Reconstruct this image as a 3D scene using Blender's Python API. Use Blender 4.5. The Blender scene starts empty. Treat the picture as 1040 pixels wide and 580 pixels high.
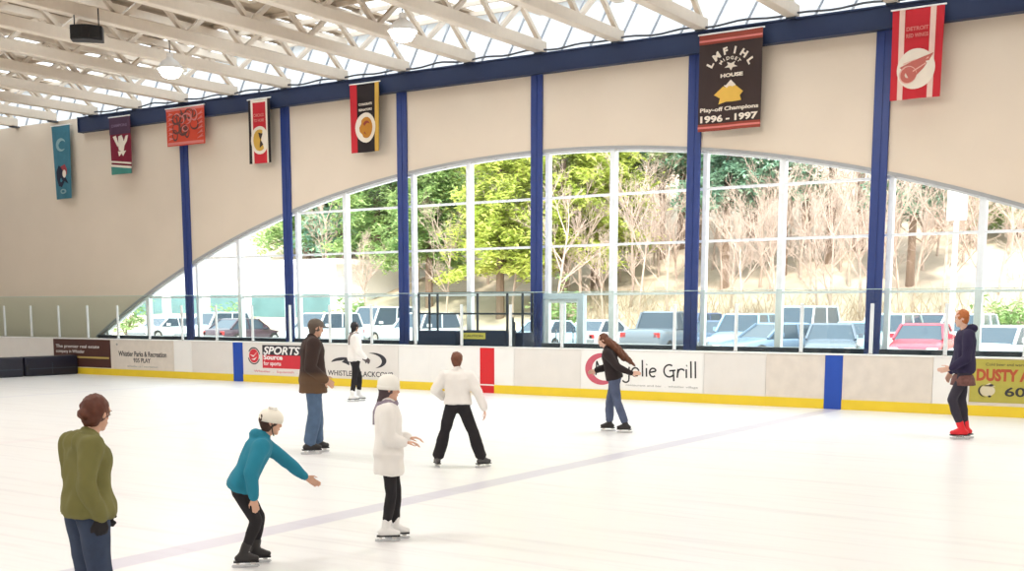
import bpy, bmesh, math, random
from math import sin, cos, pi, sqrt, radians
from mathutils import Vector, Matrix, noise
rnd = random.Random(7)
SC = bpy.context.scene
COL = SC.collection

# ------------------------------------------------------------------ camera
F, CX, CY = 1200.0, 520.0, 482.32
YAW, PIT, HCAM = -0.58284, -0.13926, 1.902
D = 23.278          # face of the window wall
B = 22.324          # face of the rink boards
fwd = Vector((sin(YAW)*cos(PIT), cos(YAW)*cos(PIT), sin(PIT)))
rt = Vector((cos(YAW), -sin(YAW), 0.0))
up = rt.cross(fwd)
cd = bpy.data.cameras.new('camera'); cam = bpy.data.objects.new('camera', cd); COL.objects.link(cam)
M = Matrix((rt, up, -fwd)).transposed().to_4x4(); M.translation = Vector((0, 0, HCAM)); cam.matrix_world = M
cd.sensor_width = 36; cd.lens = F/1040*36; cd.shift_y = (CY-290)/1040; cd.shift_x = 0
cd.clip_end = 500; cd.clip_start = 0.1
SC.camera = cam

def ray(x, y): return rt*((x-CX)/F) - up*((y-CY)/F) + fwd
def on_y(x, y, Y):
    d = ray(x, y); return Vector((0, 0, HCAM)) + d*(Y/d.y)
def X_at(x, Y, y=330): return on_y(x, y, Y).x

# ------------------------------------------------------------------ materials
MATS = {}
def mat(name, col, rough=0.7, metal=0.0, var=0.06, scale=8.0, spec=0.4, emit=None, bump=0.0, trans=0.0):
    if name in MATS: return MATS[name]
    m = bpy.data.materials.new(name); m.use_nodes = True
    nt = m.node_tree; bs = nt.nodes['Principled BSDF']
    bs.inputs['Roughness'].default_value = rough; bs.inputs['Metallic'].default_value = metal
    bs.inputs['Specular IOR Level'].default_value = spec
    c = (*col, 1)
    tc = nt.nodes.new('ShaderNodeTexCoord')
    nz = nt.nodes.new('ShaderNodeTexNoise'); nz.inputs['Scale'].default_value = scale; nz.inputs['Detail'].default_value = 3
    nt.links.new(tc.outputs['Object'], nz.inputs['Vector'])
    mx = nt.nodes.new('ShaderNodeMix'); mx.data_type = 'RGBA'
    mx.inputs[6].default_value = (*[max(0, v*(1-var)) for v in col], 1); mx.inputs[7].default_value = (*[min(1, v*(1+var)) for v in col], 1)
    nt.links.new(nz.outputs['Fac'], mx.inputs[0]); nt.links.new(mx.outputs[2], bs.inputs['Base Color'])
    if bump:
        bp = nt.nodes.new('ShaderNodeBump'); bp.inputs['Strength'].default_value = bump; bp.inputs['Distance'].default_value = 0.02
        nt.links.new(nz.outputs['Fac'], bp.inputs['Height']); nt.links.new(bp.outputs['Normal'], bs.inputs['Normal'])
    if emit:
        bs.inputs['Emission Color'].default_value = (*emit[0], 1); bs.inputs['Emission Strength'].default_value = emit[1]
    if trans:
        out = nt.nodes['Material Output']; tr = nt.nodes.new('ShaderNodeBsdfTranslucent'); ms = nt.nodes.new('ShaderNodeMixShader')
        nt.links.new(mx.outputs[2], tr.inputs['Color']); ms.inputs[0].default_value = trans
        nt.links.new(bs.outputs[0], ms.inputs[1]); nt.links.new(tr.outputs[0], ms.inputs[2]); nt.links.new(ms.outputs[0], out.inputs['Surface'])
    m.diffuse_color = c
    MATS[name] = m; return m

def glass(name, tint, refl=0.05, rough=0.02):
    m = bpy.data.materials.new(name); m.use_nodes = True; nt = m.node_tree; nt.nodes.clear()
    out = nt.nodes.new('ShaderNodeOutputMaterial'); t = nt.nodes.new('ShaderNodeBsdfTransparent'); g = nt.nodes.new('ShaderNodeBsdfGlossy')
    t.inputs[0].default_value = (*tint, 1); g.inputs['Roughness'].default_value = rough
    ms = nt.nodes.new('ShaderNodeMixShader'); ms.inputs[0].default_value = refl
    nt.links.new(t.outputs[0], ms.inputs[1]); nt.links.new(g.outputs[0], ms.inputs[2]); nt.links.new(ms.outputs[0], out.inputs['Surface'])
    MATS[name] = m; return m

def ice_material():
    m = bpy.data.materials.new('ice'); m.use_nodes = True; nt = m.node_tree; bs = nt.nodes['Principled BSDF']
    N = nt.nodes.new; L = nt.links.new
    tc = N('ShaderNodeTexCoord'); sp = N('ShaderNodeSeparateXYZ'); L(tc.outputs['Object'], sp.inputs[0])
    base = N('ShaderNodeMix'); base.data_type = 'RGBA'
    nz = N('ShaderNodeTexNoise'); nz.inputs['Scale'].default_value = 0.35; nz.inputs['Detail'].default_value = 4
    L(tc.outputs['Object'], nz.inputs['Vector']); L(nz.outputs['Fac'], base.inputs[0])
    base.inputs[6].default_value = (0.785, 0.775, 0.755, 1); base.inputs[7].default_value = (0.84, 0.84, 0.835, 1)
    cur = base.outputs[2]
    def line(x0, w, col, fac, cur):
        a = N('ShaderNodeMath'); a.operation = 'SUBTRACT'; L(sp.outputs[0], a.inputs[0]); a.inputs[1].default_value = x0
        b = N('ShaderNodeMath'); b.operation = 'ABSOLUTE'; L(a.outputs[0], b.inputs[0])
        mr = N('ShaderNodeMapRange'); mr.inputs['From Min'].default_value = w/2+0.02; mr.inputs['From Max'].default_value = w/2-0.02
        mr.inputs['To Max'].default_value = fac; L(b.outputs[0], mr.inputs['Value'])
        mm = N('ShaderNodeMix'); mm.data_type = 'RGBA'; L(mr.outputs[0], mm.inputs[0]); L(cur, mm.inputs[6]); mm.inputs[7].default_value = (*col, 1)
        return mm.outputs[2]
    cur = line(-7.3, 0.30, (0.38, 0.34, 0.50), 0.45, cur)
    cur = line(-23.49, 0.30, (0.38, 0.38, 0.62), 0.14, cur)
    cur = line(-15.4, 0.30, (0.75, 0.5, 0.55), 0.12, cur)
    # skate cuts: stretched noise in two directions
    for ang, f in ((0.5, 0.20), (-0.9, 0.14), (1.9, 0.12)):
        mp = N('ShaderNodeMapping'); mp.inputs['Rotation'].default_value = (0, 0, ang); mp.inputs['Scale'].default_value = (0.25, 4.0, 1)
        L(tc.outputs['Object'], mp.inputs[0]); n2 = N('ShaderNodeTexNoise'); n2.inputs['Scale'].default_value = 1.6; n2.inputs['Detail'].default_value = 6
        n2.inputs['Distortion'].default_value = 0.6
        L(mp.outputs[0], n2.inputs['Vector'])
        mr = N('ShaderNodeMapRange'); mr.inputs['From Min'].default_value = 0.56; mr.inputs['From Max'].default_value = 0.72; mr.inputs['To Max'].default_value = f
        L(n2.outputs['Fac'], mr.inputs['Value'])
        mm = N('ShaderNodeMix'); mm.data_type = 'RGBA'; L(mr.outputs[0], mm.inputs[0]); L(cur, mm.inputs[6]); mm.inputs[7].default_value = (0.45, 0.38, 0.42, 1)
        cur = mm.outputs[2]
    L(cur, bs.inputs['Base Color'])
    bs.inputs['Roughness'].default_value = 0.32; bs.inputs['Specular IOR Level'].default_value = 0.35
    bp = N('ShaderNodeBump'); bp.inputs['Strength'].default_value = 0.12; bp.inputs['Distance'].default_value = 0.01
    n3 = N('ShaderNodeTexNoise'); n3.inputs['Scale'].default_value = 9; n3.inputs['Detail'].default_value = 5; L(tc.outputs['Object'], n3.inputs['Vector'])
    L(n3.outputs['Fac'], bp.inputs['Height']); L(bp.outputs['Normal'], bs.inputs['Normal'])
    return m

m_ice = ice_material()
m_wall = mat('wall_paint', (0.745, 0.63, 0.505), 0.9, var=0.05, scale=0.8, spec=0.15)
m_white = mat('white_paint', (0.82, 0.80, 0.77), 0.5)
m_frame = mat('white_aluminium', (0.86, 0.89, 0.91), 0.4, spec=0.5)
m_truss = mat('cream_steel_paint', (0.68, 0.58, 0.47), 0.6)
m_blue = mat('blue_steel_paint', (0.018, 0.042, 0.19), 0.45, spec=0.5)
m_beam = mat('navy_steel_paint', (0.017, 0.030, 0.080), 0.5)
m_bstripe = mat('blue_board_stripe', (0.015, 0.07, 0.40), 0.4)
m_rstripe = mat('red_board_stripe', (0.62, 0.015, 0.02), 0.4)
m_yellow = mat('yellow_kick_plastic', (0.80, 0.58, 0.03), 0.35, var=0.1, scale=2)
m_board = mat('white_board_plastic', (0.74, 0.70, 0.65), 0.4, var=0.06, scale=3)
m_board2 = mat('bright_board_plastic', (0.84, 0.82, 0.78), 0.4, var=0.04, scale=3)
m_boardb = mat('scuffed_beige_board', (0.70, 0.63, 0.55), 0.45, var=0.14, scale=4)
m_black = mat('black_plastic', (0.012, 0.012, 0.015), 0.5)
m_dark = mat('dark_trim', (0.03, 0.04, 0.06), 0.5)
m_pad = mat('black_vinyl', (0.012, 0.012, 0.025), 0.35, bump=0.3, scale=5)
m_glass = glass('window_glass', (0.98, 0.99, 0.995), 0.006, 0.12)
m_shield = glass('shield_glass', (0.89, 0.935, 0.915), 0.03)
def frosted(name, col, clear):
    m = bpy.data.materials.new(name); m.use_nodes = True; nt = m.node_tree; nt.nodes.clear()
    out = nt.nodes.new('ShaderNodeOutputMaterial'); t = nt.nodes.new('ShaderNodeBsdfTranslucent'); g = nt.nodes.new('ShaderNodeBsdfTransparent'); ms = nt.nodes.new('ShaderNodeMixShader')
    t.inputs[0].default_value = (*col, 1); g.inputs[0].default_value = (*col, 1); ms.inputs[0].default_value = clear
    nt.links.new(t.outputs[0], ms.inputs[1]); nt.links.new(g.outputs[0], ms.inputs[2]); nt.links.new(ms.outputs[0], out.inputs['Surface']); return m
m_sky = frosted('milky_skylight', (0.42, 0.455, 0.49), 0.0)
m_deck = mat('tan_roof_deck', (0.40, 0.31, 0.22), 0.85, scale=1.5, var=0.1)
m_steel = mat('blade_steel', (0.6, 0.62, 0.65), 0.25, metal=1.0)
m_cyan = glass('car_glass_clear', (0.3, 0.36, 0.4), 0.2)

# ------------------------------------------------------------------ helpers
def link(name, me, m=None, parent=None, loc=None):
    o = bpy.data.objects.new(name, me); COL.objects.link(o)
    if m is not None and me is not None:
        for mm in (m if isinstance(m, (list, tuple)) else [m]): me.materials.append(mm)
    if parent is not None: o.parent = parent
    if loc is not None: o.location = loc
    return o
def from_bm(name, bm, m=None, parent=None, loc=None, smooth=False):
    bmesh.ops.recalc_face_normals(bm, faces=bm.faces)
    me = bpy.data.meshes.new(name); bm.to_mesh(me); bm.free()
    if smooth:
        for p in me.polygons: p.use_smooth = True
    return link(name, me, m, parent, loc)
def tag(o, label=None, cat=None, group=None, kind=None):
    if label: o['label'] = label
    if cat: o['category'] = cat
    if group: o['group'] = group
    if kind: o['kind'] = kind
    return o
def thing(name, label, cat, loc=(0, 0, 0), rz=0.0, group=None):
    o = bpy.data.objects.new(name, None); COL.objects.link(o); o.location = loc; o.rotation_euler = (0, 0, rz)
    o.empty_display_size = 0.2
    return tag(o, label, cat, group)
def copy_tree(o, parent=None):
    c = o.copy(); COL.objects.link(c)
    if parent is not None: c.parent = parent
    for ch in [x for x in KIDS.get(o.name, [])] if False else list(o.children): copy_tree(ch, c)
    return c
KIDS = {}
def nb(): return bmesh.new()
def box(bm, x0, x1, y0, y1, z0, z1, mi=0):
    v = [bm.verts.new(p) for p in ((x0,y0,z0),(x1,y0,z0),(x1,y1,z0),(x0,y1,z0),(x0,y0,z1),(x1,y0,z1),(x1,y1,z1),(x0,y1,z1))]
    for f in ((0,3,2,1),(4,5,6,7),(0,1,5,4),(1,2,6,5),(2,3,7,6),(3,0,4,7)):
        bm.faces.new([v[i] for i in f]).material_index = mi
def bevel(bm, w, seg=2):
    bmesh.ops.bevel(bm, geom=list(bm.edges), offset=w, segments=seg, affect='EDGES', profile=0.5)
def axes(d, hint=None):
    d = Vector(d).normalized(); h = Vector(hint) if hint is not None else (Vector((0, 0, 1)) if abs(d.z) < 0.9 else Vector((1, 0, 0)))
    a = (h - d*h.dot(d)); a.normalize(); return a, d.cross(a)
def ring(bm, c, a, b, ra, rb, n, sq=1.0):
    out = []
    for i in range(n):
        t = 2*pi*i/n; ct, st = cos(t), sin(t)
        if sq != 1.0: ct = math.copysign(abs(ct)**sq, ct); st = math.copysign(abs(st)**sq, st)
        out.append(bm.verts.new(Vector(c) + a*(ra*ct) + b*(rb*st)))
    return out
def loft(bm, rings, mi=0, cap=True):
    for r0, r1 in zip(rings, rings[1:]):
        n = len(r0)
        for i in range(n):
            bm.faces.new((r0[i], r0[(i+1) % n], r1[(i+1) % n], r1[i])).material_index = mi
    if cap:
        bm.faces.new(rings[0][::-1]).material_index = mi; bm.faces.new(rings[-1]).material_index = mi
def tube(bm, pts, rads, n=8, mi=0):
    pts = [Vector(p) for p in pts]
    if not isinstance(rads, (list, tuple)): rads = [rads]*len(pts)
    rs = []; hint = None
    for i, p in enumerate(pts):
        d = pts[min(i+1, len(pts)-1)] - pts[max(i-1, 0)]
        a, b = axes(d, hint); hint = a
        rs.append(ring(bm, p, a, b, rads[i], rads[i], n))
    loft(bm, rs, mi)
def bar(bm, p, q, w, h, mi=0):
    p, q = Vector(p), Vector(q); a, b = axes(q-p)
    r = []
    for c in (p, q):
        r.append([bm.verts.new(c + a*(h/2*s) + b*(w/2*t)) for s, t in ((-1,-1),(-1,1),(1,1),(1,-1))])
    loft(bm, r, mi)
def capsule(bm, a, b, ra, rb, n=12, k=4):
    a, b = Vector(a), Vector(b); d = (b-a); L = d.length
    if L < 1e-6: d = Vector((0, 0, 1e-4))
    d = d.normalized(); u, v = axes(d); rs = []
    for i in range(k+1):
        t = pi/2*(1 - i/k)*0.985
        rs.append(ring(bm, a - d*(ra*sin(t)), u, v, ra*cos(t), ra*cos(t), n))
    for i in range(k+1):
        t = pi/2*(i/k)*0.985
        rs.append(ring(bm, b + d*(rb*sin(t)), u, v, rb*cos(t), rb*cos(t), n))
    loft(bm, rs)
def ellipsoid(bm, c, ax, r, n=16, k=10):
    x, y, z = ax; rs = []
    for i in range(k+1):
        t = -pi/2*0.97 + pi*0.97*i/k
        rs.append(ring(bm, Vector(c) + z*(r[2]*sin(t)), x, y, r[0]*cos(t), r[1]*cos(t), n))
    loft(bm, rs)
def evaluated(o, name):
    dg = bpy.context.evaluated_depsgraph_get()
    me = bpy.data.meshes.new_from_object(o.evaluated_get(dg)); me.name = name; return me
def remeshed(name, bm, voxel, m, parent=None, smooth=4, fold=0.0, fscale=9.0, seed=0.0):
    me = bpy.data.meshes.new('raw'); bmesh.ops.recalc_face_normals(bm, faces=bm.faces); bm.to_mesh(me); bm.free()
    o = bpy.data.objects.new('raw', me); COL.objects.link(o)
    r = o.modifiers.new('r', 'REMESH'); r.mode = 'VOXEL'; r.voxel_size = voxel; r.adaptivity = 0
    s = o.modifiers.new('s', 'SMOOTH'); s.factor = 0.5; s.iterations = smooth
    bpy.context.view_layer.update()
    out = evaluated(o, name); bpy.data.objects.remove(o); bpy.data.meshes.remove(me)
    out.materials.clear()
    if fold:
        ns = [v.normal.copy() for v in out.vertices]
        for v, nn in zip(out.vertices, ns):
            p = v.co*fscale + Vector((seed, seed*0.7, 0)); p.z *= 0.55
            v.co += nn*(fold*noise.noise(p) + fold*0.5*noise.noise(p*2.3))
    for p in out.polygons: p.use_smooth = True
    return link(name, out, m, parent)
def text_pts(body, size=1.0, bold=0.0, align='CENTER', shear=0.0, space=1.0):
    c = bpy.data.curves.new('t', 'FONT'); c.body = body; c.size = size; c.align_x = align; c.align_y = 'CENTER'; c.offset = bold
    c.shear = shear; c.space_character = space; c.resolution_u = 3
    o = bpy.data.objects.new('t', c); COL.objects.link(o); bpy.context.view_layer.update()
    me = evaluated(o, 't'); vs = [v.co.copy() for v in me.vertices]; fs = [tuple(p.vertices) for p in me.polygons]
    bpy.data.objects.remove(o); bpy.data.curves.remove(c); bpy.data.meshes.remove(me)
    return vs, fs
def shape_obj(name, polys, fn, m, parent):
    """polys = list of (verts2d, faces); fn maps (x,z) to 3-D; front skin plus a short return so it has thickness"""
    one = {'stripes': 'stripe', 'white_stripes': 'white_stripe', 'rust_bands': 'rust_band', 'thin_stripes': 'thin_stripe', 'border': 'border_band', 'lettering': 'lettering', 'swoosh_emblem': 'swoosh_emblem', 'emblem': 'emblem', 'small_print': 'small_print'}
    if name in one and len(polys) > 1:
        o = None
        for p in polys: o = shape_obj(one[name], [p], fn, m, parent)
        return o
    bm = nb()
    for vs, fs in polys:
        V = [bm.verts.new(fn(v[0], v[1])) for v in vs]
        for f in fs:
            try: bm.faces.new([V[i] for i in f])
            except ValueError: pass
    for f in bm.faces: f.normal_update()
    for f in bm.faces:
        if f.normal.y > 0: f.normal_flip()
    me = bpy.data.meshes.new(name); bm.to_mesh(me); bm.free()
    o = link(name, me, m, parent)
    s = o.modifiers.new('thick', 'SOLIDIFY'); s.thickness = 0.003; s.offset = -1
    return o
def fit_text(body, x0, x1, z, h=None, **k):
    vs, fs = text_pts(body, 1.0, **k)
    a = min(v.x for v in vs); b = max(v.x for v in vs); c = min(v.y for v in vs); d = max(v.y for v in vs)
    s = (x1-x0)/(b-a); sz = s if h is None else h/(d-c)
    return [((x0 + (v.x-a)*s, z + (v.y-(c+d)/2)*sz)) for v in vs], fs
def disc2(cx, cz, rx, rz, n=28, r0=0.0, a0=0, a1=2*pi, rot=0.0):
    V = []; Fc = []
    for i in range(n+1):
        t = a0 + (a1-a0)*i/n
        for k in (r0, 1.0):
            x, z = rx*k*cos(t), rz*k*sin(t)
            V.append((cx + x*cos(rot) - z*sin(rot), cz + x*sin(rot) + z*cos(rot)))
    for i in range(n): Fc.append((2*i, 2*i+1, 2*i+3, 2*i+2))
    return V, Fc
def rect2(x0, x1, z0, z1, nx=6, nz=10):
    V = [(x0+(x1-x0)*i/nx, z0+(z1-z0)*j/nz) for j in range(nz+1) for i in range(nx+1)]
    Fc = [(j*(nx+1)+i, j*(nx+1)+i+1, (j+1)*(nx+1)+i+1, (j+1)*(nx+1)+i) for j in range(nz) for i in range(nx)]
    return V, Fc
def merged(polys):
    V = []; Fc = []
    for vs, fs in polys: o_ = len(V); V += [tuple(v)[:2] for v in vs]; Fc += [tuple(i+o_ for i in f) for f in fs]
    return V, Fc
def quad2(a, b, c, d, n=14):   # upper left, upper right, lower right, lower left
    V = []
    for i in range(n+1):
        u = i/n; V += [(a[0]+(b[0]-a[0])*u, a[1]+(b[1]-a[1])*u), (d[0]+(c[0]-d[0])*u, d[1]+(c[1]-d[1])*u)]
    return V, [(2*i, 2*i+1, 2*i+3, 2*i+2) for i in range(n)]
def poly2(pts): return list(pts), [tuple(range(len(pts)))]

# ------------------------------------------------------------------ shell of the rink hall
XL, XR, YB = -46.0, 14.0, -16.0
UA, ZA, RA = -14.457, -26.169, 31.602
ZS = 1.065
def arch(u):
    t = RA*RA - (u-UA)**2
    return ZA + sqrt(t) if t > 0 else -99
U0, U1 = UA - sqrt(RA**2-(ZS-ZA)**2), UA + sqrt(RA**2-(ZS-ZA)**2)
bm = nb(); box(bm, XL, XR, YB, D, -0.3, 0.0); tag(from_bm('floor', bm, m_ice), kind='structure')
# back wall with the arched opening
bm = nb(); WT = 0.28; ZT = 7.55
us = [U0 + (U1-U0)*i/72 for i in range(73)]
box(bm, XL, U0, D, D+WT, 0, ZT); box(bm, U1, XR, D, D+WT, 0, ZT); box(bm, U0, U1, D, D+WT, 0, ZS)
for a, b in zip(us, us[1:]):
    za, zb = max(arch(a), ZS), max(arch(b), ZS)
    v = [bm.verts.new(p) for p in ((a,D,za),(b,D,zb),(b,D,ZT),(a,D,ZT),(a,D+WT,za),(b,D+WT,zb),(b,D+WT,ZT),(a,D+WT,ZT))]
    for f in ((0,1,2,3),(5,4,7,6),(4,5,1,0),(3,2,6,7)): bm.faces.new([v[i] for i in f])
tag(from_bm('wall_back', bm, m_wall), kind='structure')
for nm, bx in (('wall_left', (XL-0.3, XL, YB, D, 0, 8.6)), ('wall_right', (XR, XR+0.3, YB, D, 0, 8.6)), ('wall_front', (XL, XR, YB-0.3, YB, 0, 8.6))):
    bm = nb(); box(bm, *bx); tag(from_bm(nm, bm, m_wall), kind='structure')
# thin grey strip drawing the shade line of the arch reveal
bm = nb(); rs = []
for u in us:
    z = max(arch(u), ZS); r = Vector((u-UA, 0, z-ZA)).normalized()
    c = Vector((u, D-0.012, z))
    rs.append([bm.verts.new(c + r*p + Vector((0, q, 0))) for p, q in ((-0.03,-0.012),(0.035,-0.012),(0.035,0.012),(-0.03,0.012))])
loft(bm, rs); tag(from_bm('arch_shade_strip', bm, mat('arch_shade_grey', (0.36, 0.36, 0.36), 0.6)), kind='structure')
bm = nb(); box(bm, U0+0.1, U1-0.1, D-0.05, D+0.06, ZS-0.11, ZS+0.065); bevel(bm, 0.01, 1); tag(from_bm('trim_2', bm, m_dark), kind='structure')

COLX = [-26.283 + 3.8758*k for k in range(7)]
# windows, one per bay between two columns
def clip_top(u): return arch(u) - 0.005
YG = D+0.13
edges = [U0+0.05] + [c for c in COLX if c < U1] + [U1-0.05]
for n, (a, b) in enumerate(zip(edges, edges[1:])):
    bm = nb(); N = 14; rs = []
    for i in range(N+1):
        u = a + (b-a)*i/N; z1 = max(clip_top(u), ZS+0.02)
        rs.append([bm.verts.new(p) for p in ((u, YG-0.006, ZS), (u, YG+0.006, ZS), (u, YG+0.006, z1), (u, YG-0.006, z1))])
    loft(bm, rs)
    w = tag(from_bm('window_%d' % (n+1), bm, m_glass), kind='structure')
    # frame : curved head, sill, jambs
    bm = nb(); rs = []
    for i in range(N+1):
        u = a + (b-a)*i/N; z1 = max(clip_top(u), ZS+0.10)
        rs.append([bm.verts.new(p) for p in ((u, YG-0.05, z1-0.07), (u, YG+0.05, z1-0.07), (u, YG+0.05, z1), (u, YG-0.05, z1))])
    loft(bm, rs)
    box(bm, a, b, YG-0.05, YG+0.05, ZS, ZS+0.07)
    ja = a+0.17 if n > 0 else a+0.32
    if clip_top(ja) > ZS+0.2: box(bm, ja, ja+0.1, YG-0.06, YG+0.06, ZS, min(clip_top(ja), clip_top(ja+0.1)))
    from_bm('window_frame', bm, m_frame, w)
    mids = [(a+b)/2-0.03] if 0 < n < len(edges)-2 else ([-28.19] if n == 0 else [-0.95])
    for u in mids:
        bm = nb(); box(bm, u-0.065, u+0.065, YG-0.07, YG+0.07, ZS, min(clip_top(u-0.06), clip_top(u+0.06))); from_bm('mullion', bm, m_frame, w)
    for z in (2.24, 3.32, 4.40):
        # keep the bar below the arch
        hw = sqrt(max(RA**2-(z-ZA)**2, 0)); lo, hi = max(a, UA-hw+0.03), min(b, UA+hw-0.03)
        if hi-lo > 0.3:
            bm = nb(); box(bm, lo, hi, YG-0.04, YG+0.04, z-0.025, z+0.025); from_bm('transom', bm, m_frame, w)

# doors in the glazing
def door(n, x0, x1, z1, leaves):
    bm = nb(); t = 0.13
    box(bm, x0, x0+t, YG-0.08, YG+0.08, 0.02, z1); box(bm, x1-t, x1, YG-0.08, YG+0.08, 0.02, z1); box(bm, x0+t, x1-t, YG-0.08, YG+0.08, z1-t, z1)
    dr = tag(from_bm('door_%d' % n, bm, mat('door_aluminium', (0.62, 0.72, 0.80), 0.35, spec=0.5)), kind='structure')
    w = (x1-x0-2*t)/leaves
    for k in range(leaves):
        a = x0+t+k*w; b = a+w; bm = nb()
        box(bm, a, a+0.07, YG-0.03, YG+0.03, 0.03, z1-t); box(bm, b-0.07, b, YG-0.03, YG+0.03, 0.03, z1-t)
        box(bm, a+0.07, b-0.07, YG-0.03, YG+0.03, z1-t-0.08, z1-t-0.002); box(bm, a+0.07, b-0.07, YG-0.03, YG+0.03, 1.0, 1.1)
        lf = from_bm('door_leaf', bm, m_frame, dr)
        bm = nb(); box(bm, a+0.07, b-0.07, YG-0.004, YG+0.004, 1.1, z1-t-0.08); from_bm('pane', bm, m_glass, lf)
        bm = nb(); tube(bm, [(b-0.12, YG-0.09, 1.15), (b-0.12, YG-0.09, 1.45)], 0.015, 8); from_bm('handle', bm, m_steel, lf)
door(1, -14.62, -13.46, 2.26, 2)

# blue columns
ords = ['leftmost', 'second', 'third', 'fourth', 'fifth', 'sixth']
above = ['under the orange red banner', 'between the narrow red banner and the yellow-edged banner', 'just right of the yellow-edged banner',
         'beside the glazed door', 'under the black championship banner', 'under the red banner with the white disc', 'at the far right end of the glazing']
for k, x in enumerate(COLX):
    t = thing('steel_column', 'blue steel column on the window wall %s' % above[k], 'column', (x, D, 0), 0, 'blue columns on the window wall')
    bm = nb(); box(bm, -0.15, 0.15, -0.055, -0.001, 0, 7.1); bevel(bm, 0.006, 1); from_bm('shaft', bm, m_blue, t)
    bm = nb(); box(bm, -0.015, 0.015, -0.068, -0.055, 0.05, 7.08); from_bm('cover_strip', bm, m_blue, t)
    bm = nb(); box(bm, -0.2, 0.2, -0.18, -0.001, 0.0, 0.03)
    for sx in (-0.16, 0.16):
        tube(bm, [(sx, -0.14, 0.03), (sx, -0.14, 0.06)], 0.02, 6)
    from_bm('base_plate', bm, m_dark, t)
# long navy beam
t = thing('roof_beam', 'long navy blue steel beam running along the top of the window wall', 'beam', (-30.62, D, 7.10))
bm = nb(); L = XR+30.62
box(bm, 0, L, -0.20, 0, 0, 0.025); box(bm, 0, L, -0.20, 0, 0.40, 0.43); box(bm, 0.0, L, -0.17, -0.02, 0.02, 0.41)
from_bm('girder', bm, m_beam, t)
bm = nb(); box(bm, -0.02, 0.0, -0.21, 0, -0.01, 0.44); from_bm('end_plate', bm, m_beam, t)
# grey sagging cable along the top of the beam
t = None
bm = nb(); pts = []
for i in range(160):
    x = -30.4 + i*0.21; pts.append((x, D-0.18, 7.60 + 0.03*noise.noise(Vector((x*0.9, 0, 0))) + 0.02*sin(x*5)))
tube(bm, pts, 0.022, 6); tag(from_bm('electric_cable', bm, mat('grey_cable', (0.08, 0.08, 0.09), 0.6)), 'thin dark cable lying wavily along the top edge of the navy beam', 'cable')

# ------------------------------------------------------------------ roof : deck, skylights, trusses
ZR = 8.62
TX = [-4.815 - 1.935*n for n in range(20)]
TX = [x for x in TX] ; TX.insert(0, -2.88); TX.insert(0, -0.945); TX.insert(0, 0.99)
holes = []
for i in range(len(TX)-1):
    xb, xa = TX[i], TX[i+1]
    holes.append((xa+0.12, xb-0.12, 20.9, D+0.05))
    r = random.Random(i*13+1)
    for (y0, y1) in ((18.6, 19.7), (16.2, 17.3)):
        if r.random() < 0.6: holes.append((xa+0.35, xb-0.35, y0, y1))
xs = sorted({XL, XR, *[h[0] for h in holes], *[h[1] for h in holes]}); ys = sorted({YB, D+0.3, *[h[2] for h in holes], *[h[3] for h in holes]})
bm = nb()
for a, b in zip(xs, xs[1:]):
    run = None
    for c, d in zip(ys, ys[1:]):
        mx, my = (a+b)/2, (c+d)/2
        hole = any(h[0] < mx < h[1] and h[2] < my < h[3] for h in holes)
        if not hole: run = (run[0], d) if run else (c, d)
        if (hole or d == ys[-1]) and run: box(bm, a, b, run[0], run[1], ZR, ZR+0.12); run = None
ceil = tag(from_bm('ceiling', bm, m_deck), kind='structure')
for h in holes:
    bm = nb(); v = [bm.verts.new(p) for p in ((h[0],h[2],ZR+0.06),(h[1],h[2],ZR+0.06),(h[1],h[3],ZR+0.06),(h[0],h[3],ZR+0.06))]; bm.faces.new(v); from_bm('skylight_pane', bm, m_sky, ceil)
# purlins across the skylights
for y in [D-0.25-0.78*k for k in range(4)] + [16, 14.6, 13, 11.4, 9.2, 7, 5, 3, 1]:
    bm = nb(); box(bm, XL, XR, y-0.03, y+0.03, ZR-0.1, ZR); from_bm('purlin', bm, m_truss, ceil)
# clerestory band between wall head and roof, leaning glazing bars
bm = nb(); v = [bm.verts.new(p) for p in ((XL,D+0.1,ZT-0.02),(XR,D+0.1,ZT-0.02),(XR,D+0.1,ZR),(XL,D+0.1,ZR))]; bm.faces.new(v); cl = tag(from_bm('window_9', bm, m_sky), kind='structure')
bm = nb()
for k in range(66):
    x = -40 + 0.72*k
    bar(bm, (x, D+0.06, ZT), (x+0.60, D+0.06, ZR), 0.035, 0.04)
from_bm('glazing_bar', bm, mat('blue_grey_bars', (0.42, 0.45, 0.50), 0.5), cl)['kind'] = 'stuff'
cl.children[0]['label'] = 'thin leaning grey glazing bars'

# trusses
ZB0, ZB1, ZC0, ZC1 = 7.54, 7.78, 8.36, 8.53
bmc = nb(); box(bmc, -0.11, 0.11, -25.2, -0.05, 0, ZB1-ZB0); bevel(bmc, 0.012, 1)
tp = thing('roof_truss', 'x', 'truss', (0, D, ZB0), 0, 'cream roof trusses')
from_bm('bottom_chord', bmc, m_truss, tp)
bm = nb(); box(bm, -0.10, 0.10, -25.2, -0.05, ZC0-ZB0, ZC1-ZB0); bevel(bm, 0.01, 1); from_bm('top_chord', bm, m_truss, tp)
h0, h1 = ZB1-ZB0-0.06, ZC0-ZB0+0.05
P = 0.84
wa = nb(); bar(wa, (0, 0, h0), (0, -P, h1), 0.10, 0.09); wao = from_bm('web', wa, m_truss, tp, (0, -0.12, 0))
wb = nb(); bar(wb, (0, -P, h1), (0, -2*P, h0), 0.10, 0.09); wbo = from_bm('web', wb, m_truss, tp, (0, -0.12, 0))
for k in range(1, 11):
    for w in (wao, wbo):
        c = w.copy(); COL.objects.link(c); c.parent = tp; c.location = (0, -0.12-2*P*k, 0)
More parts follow.
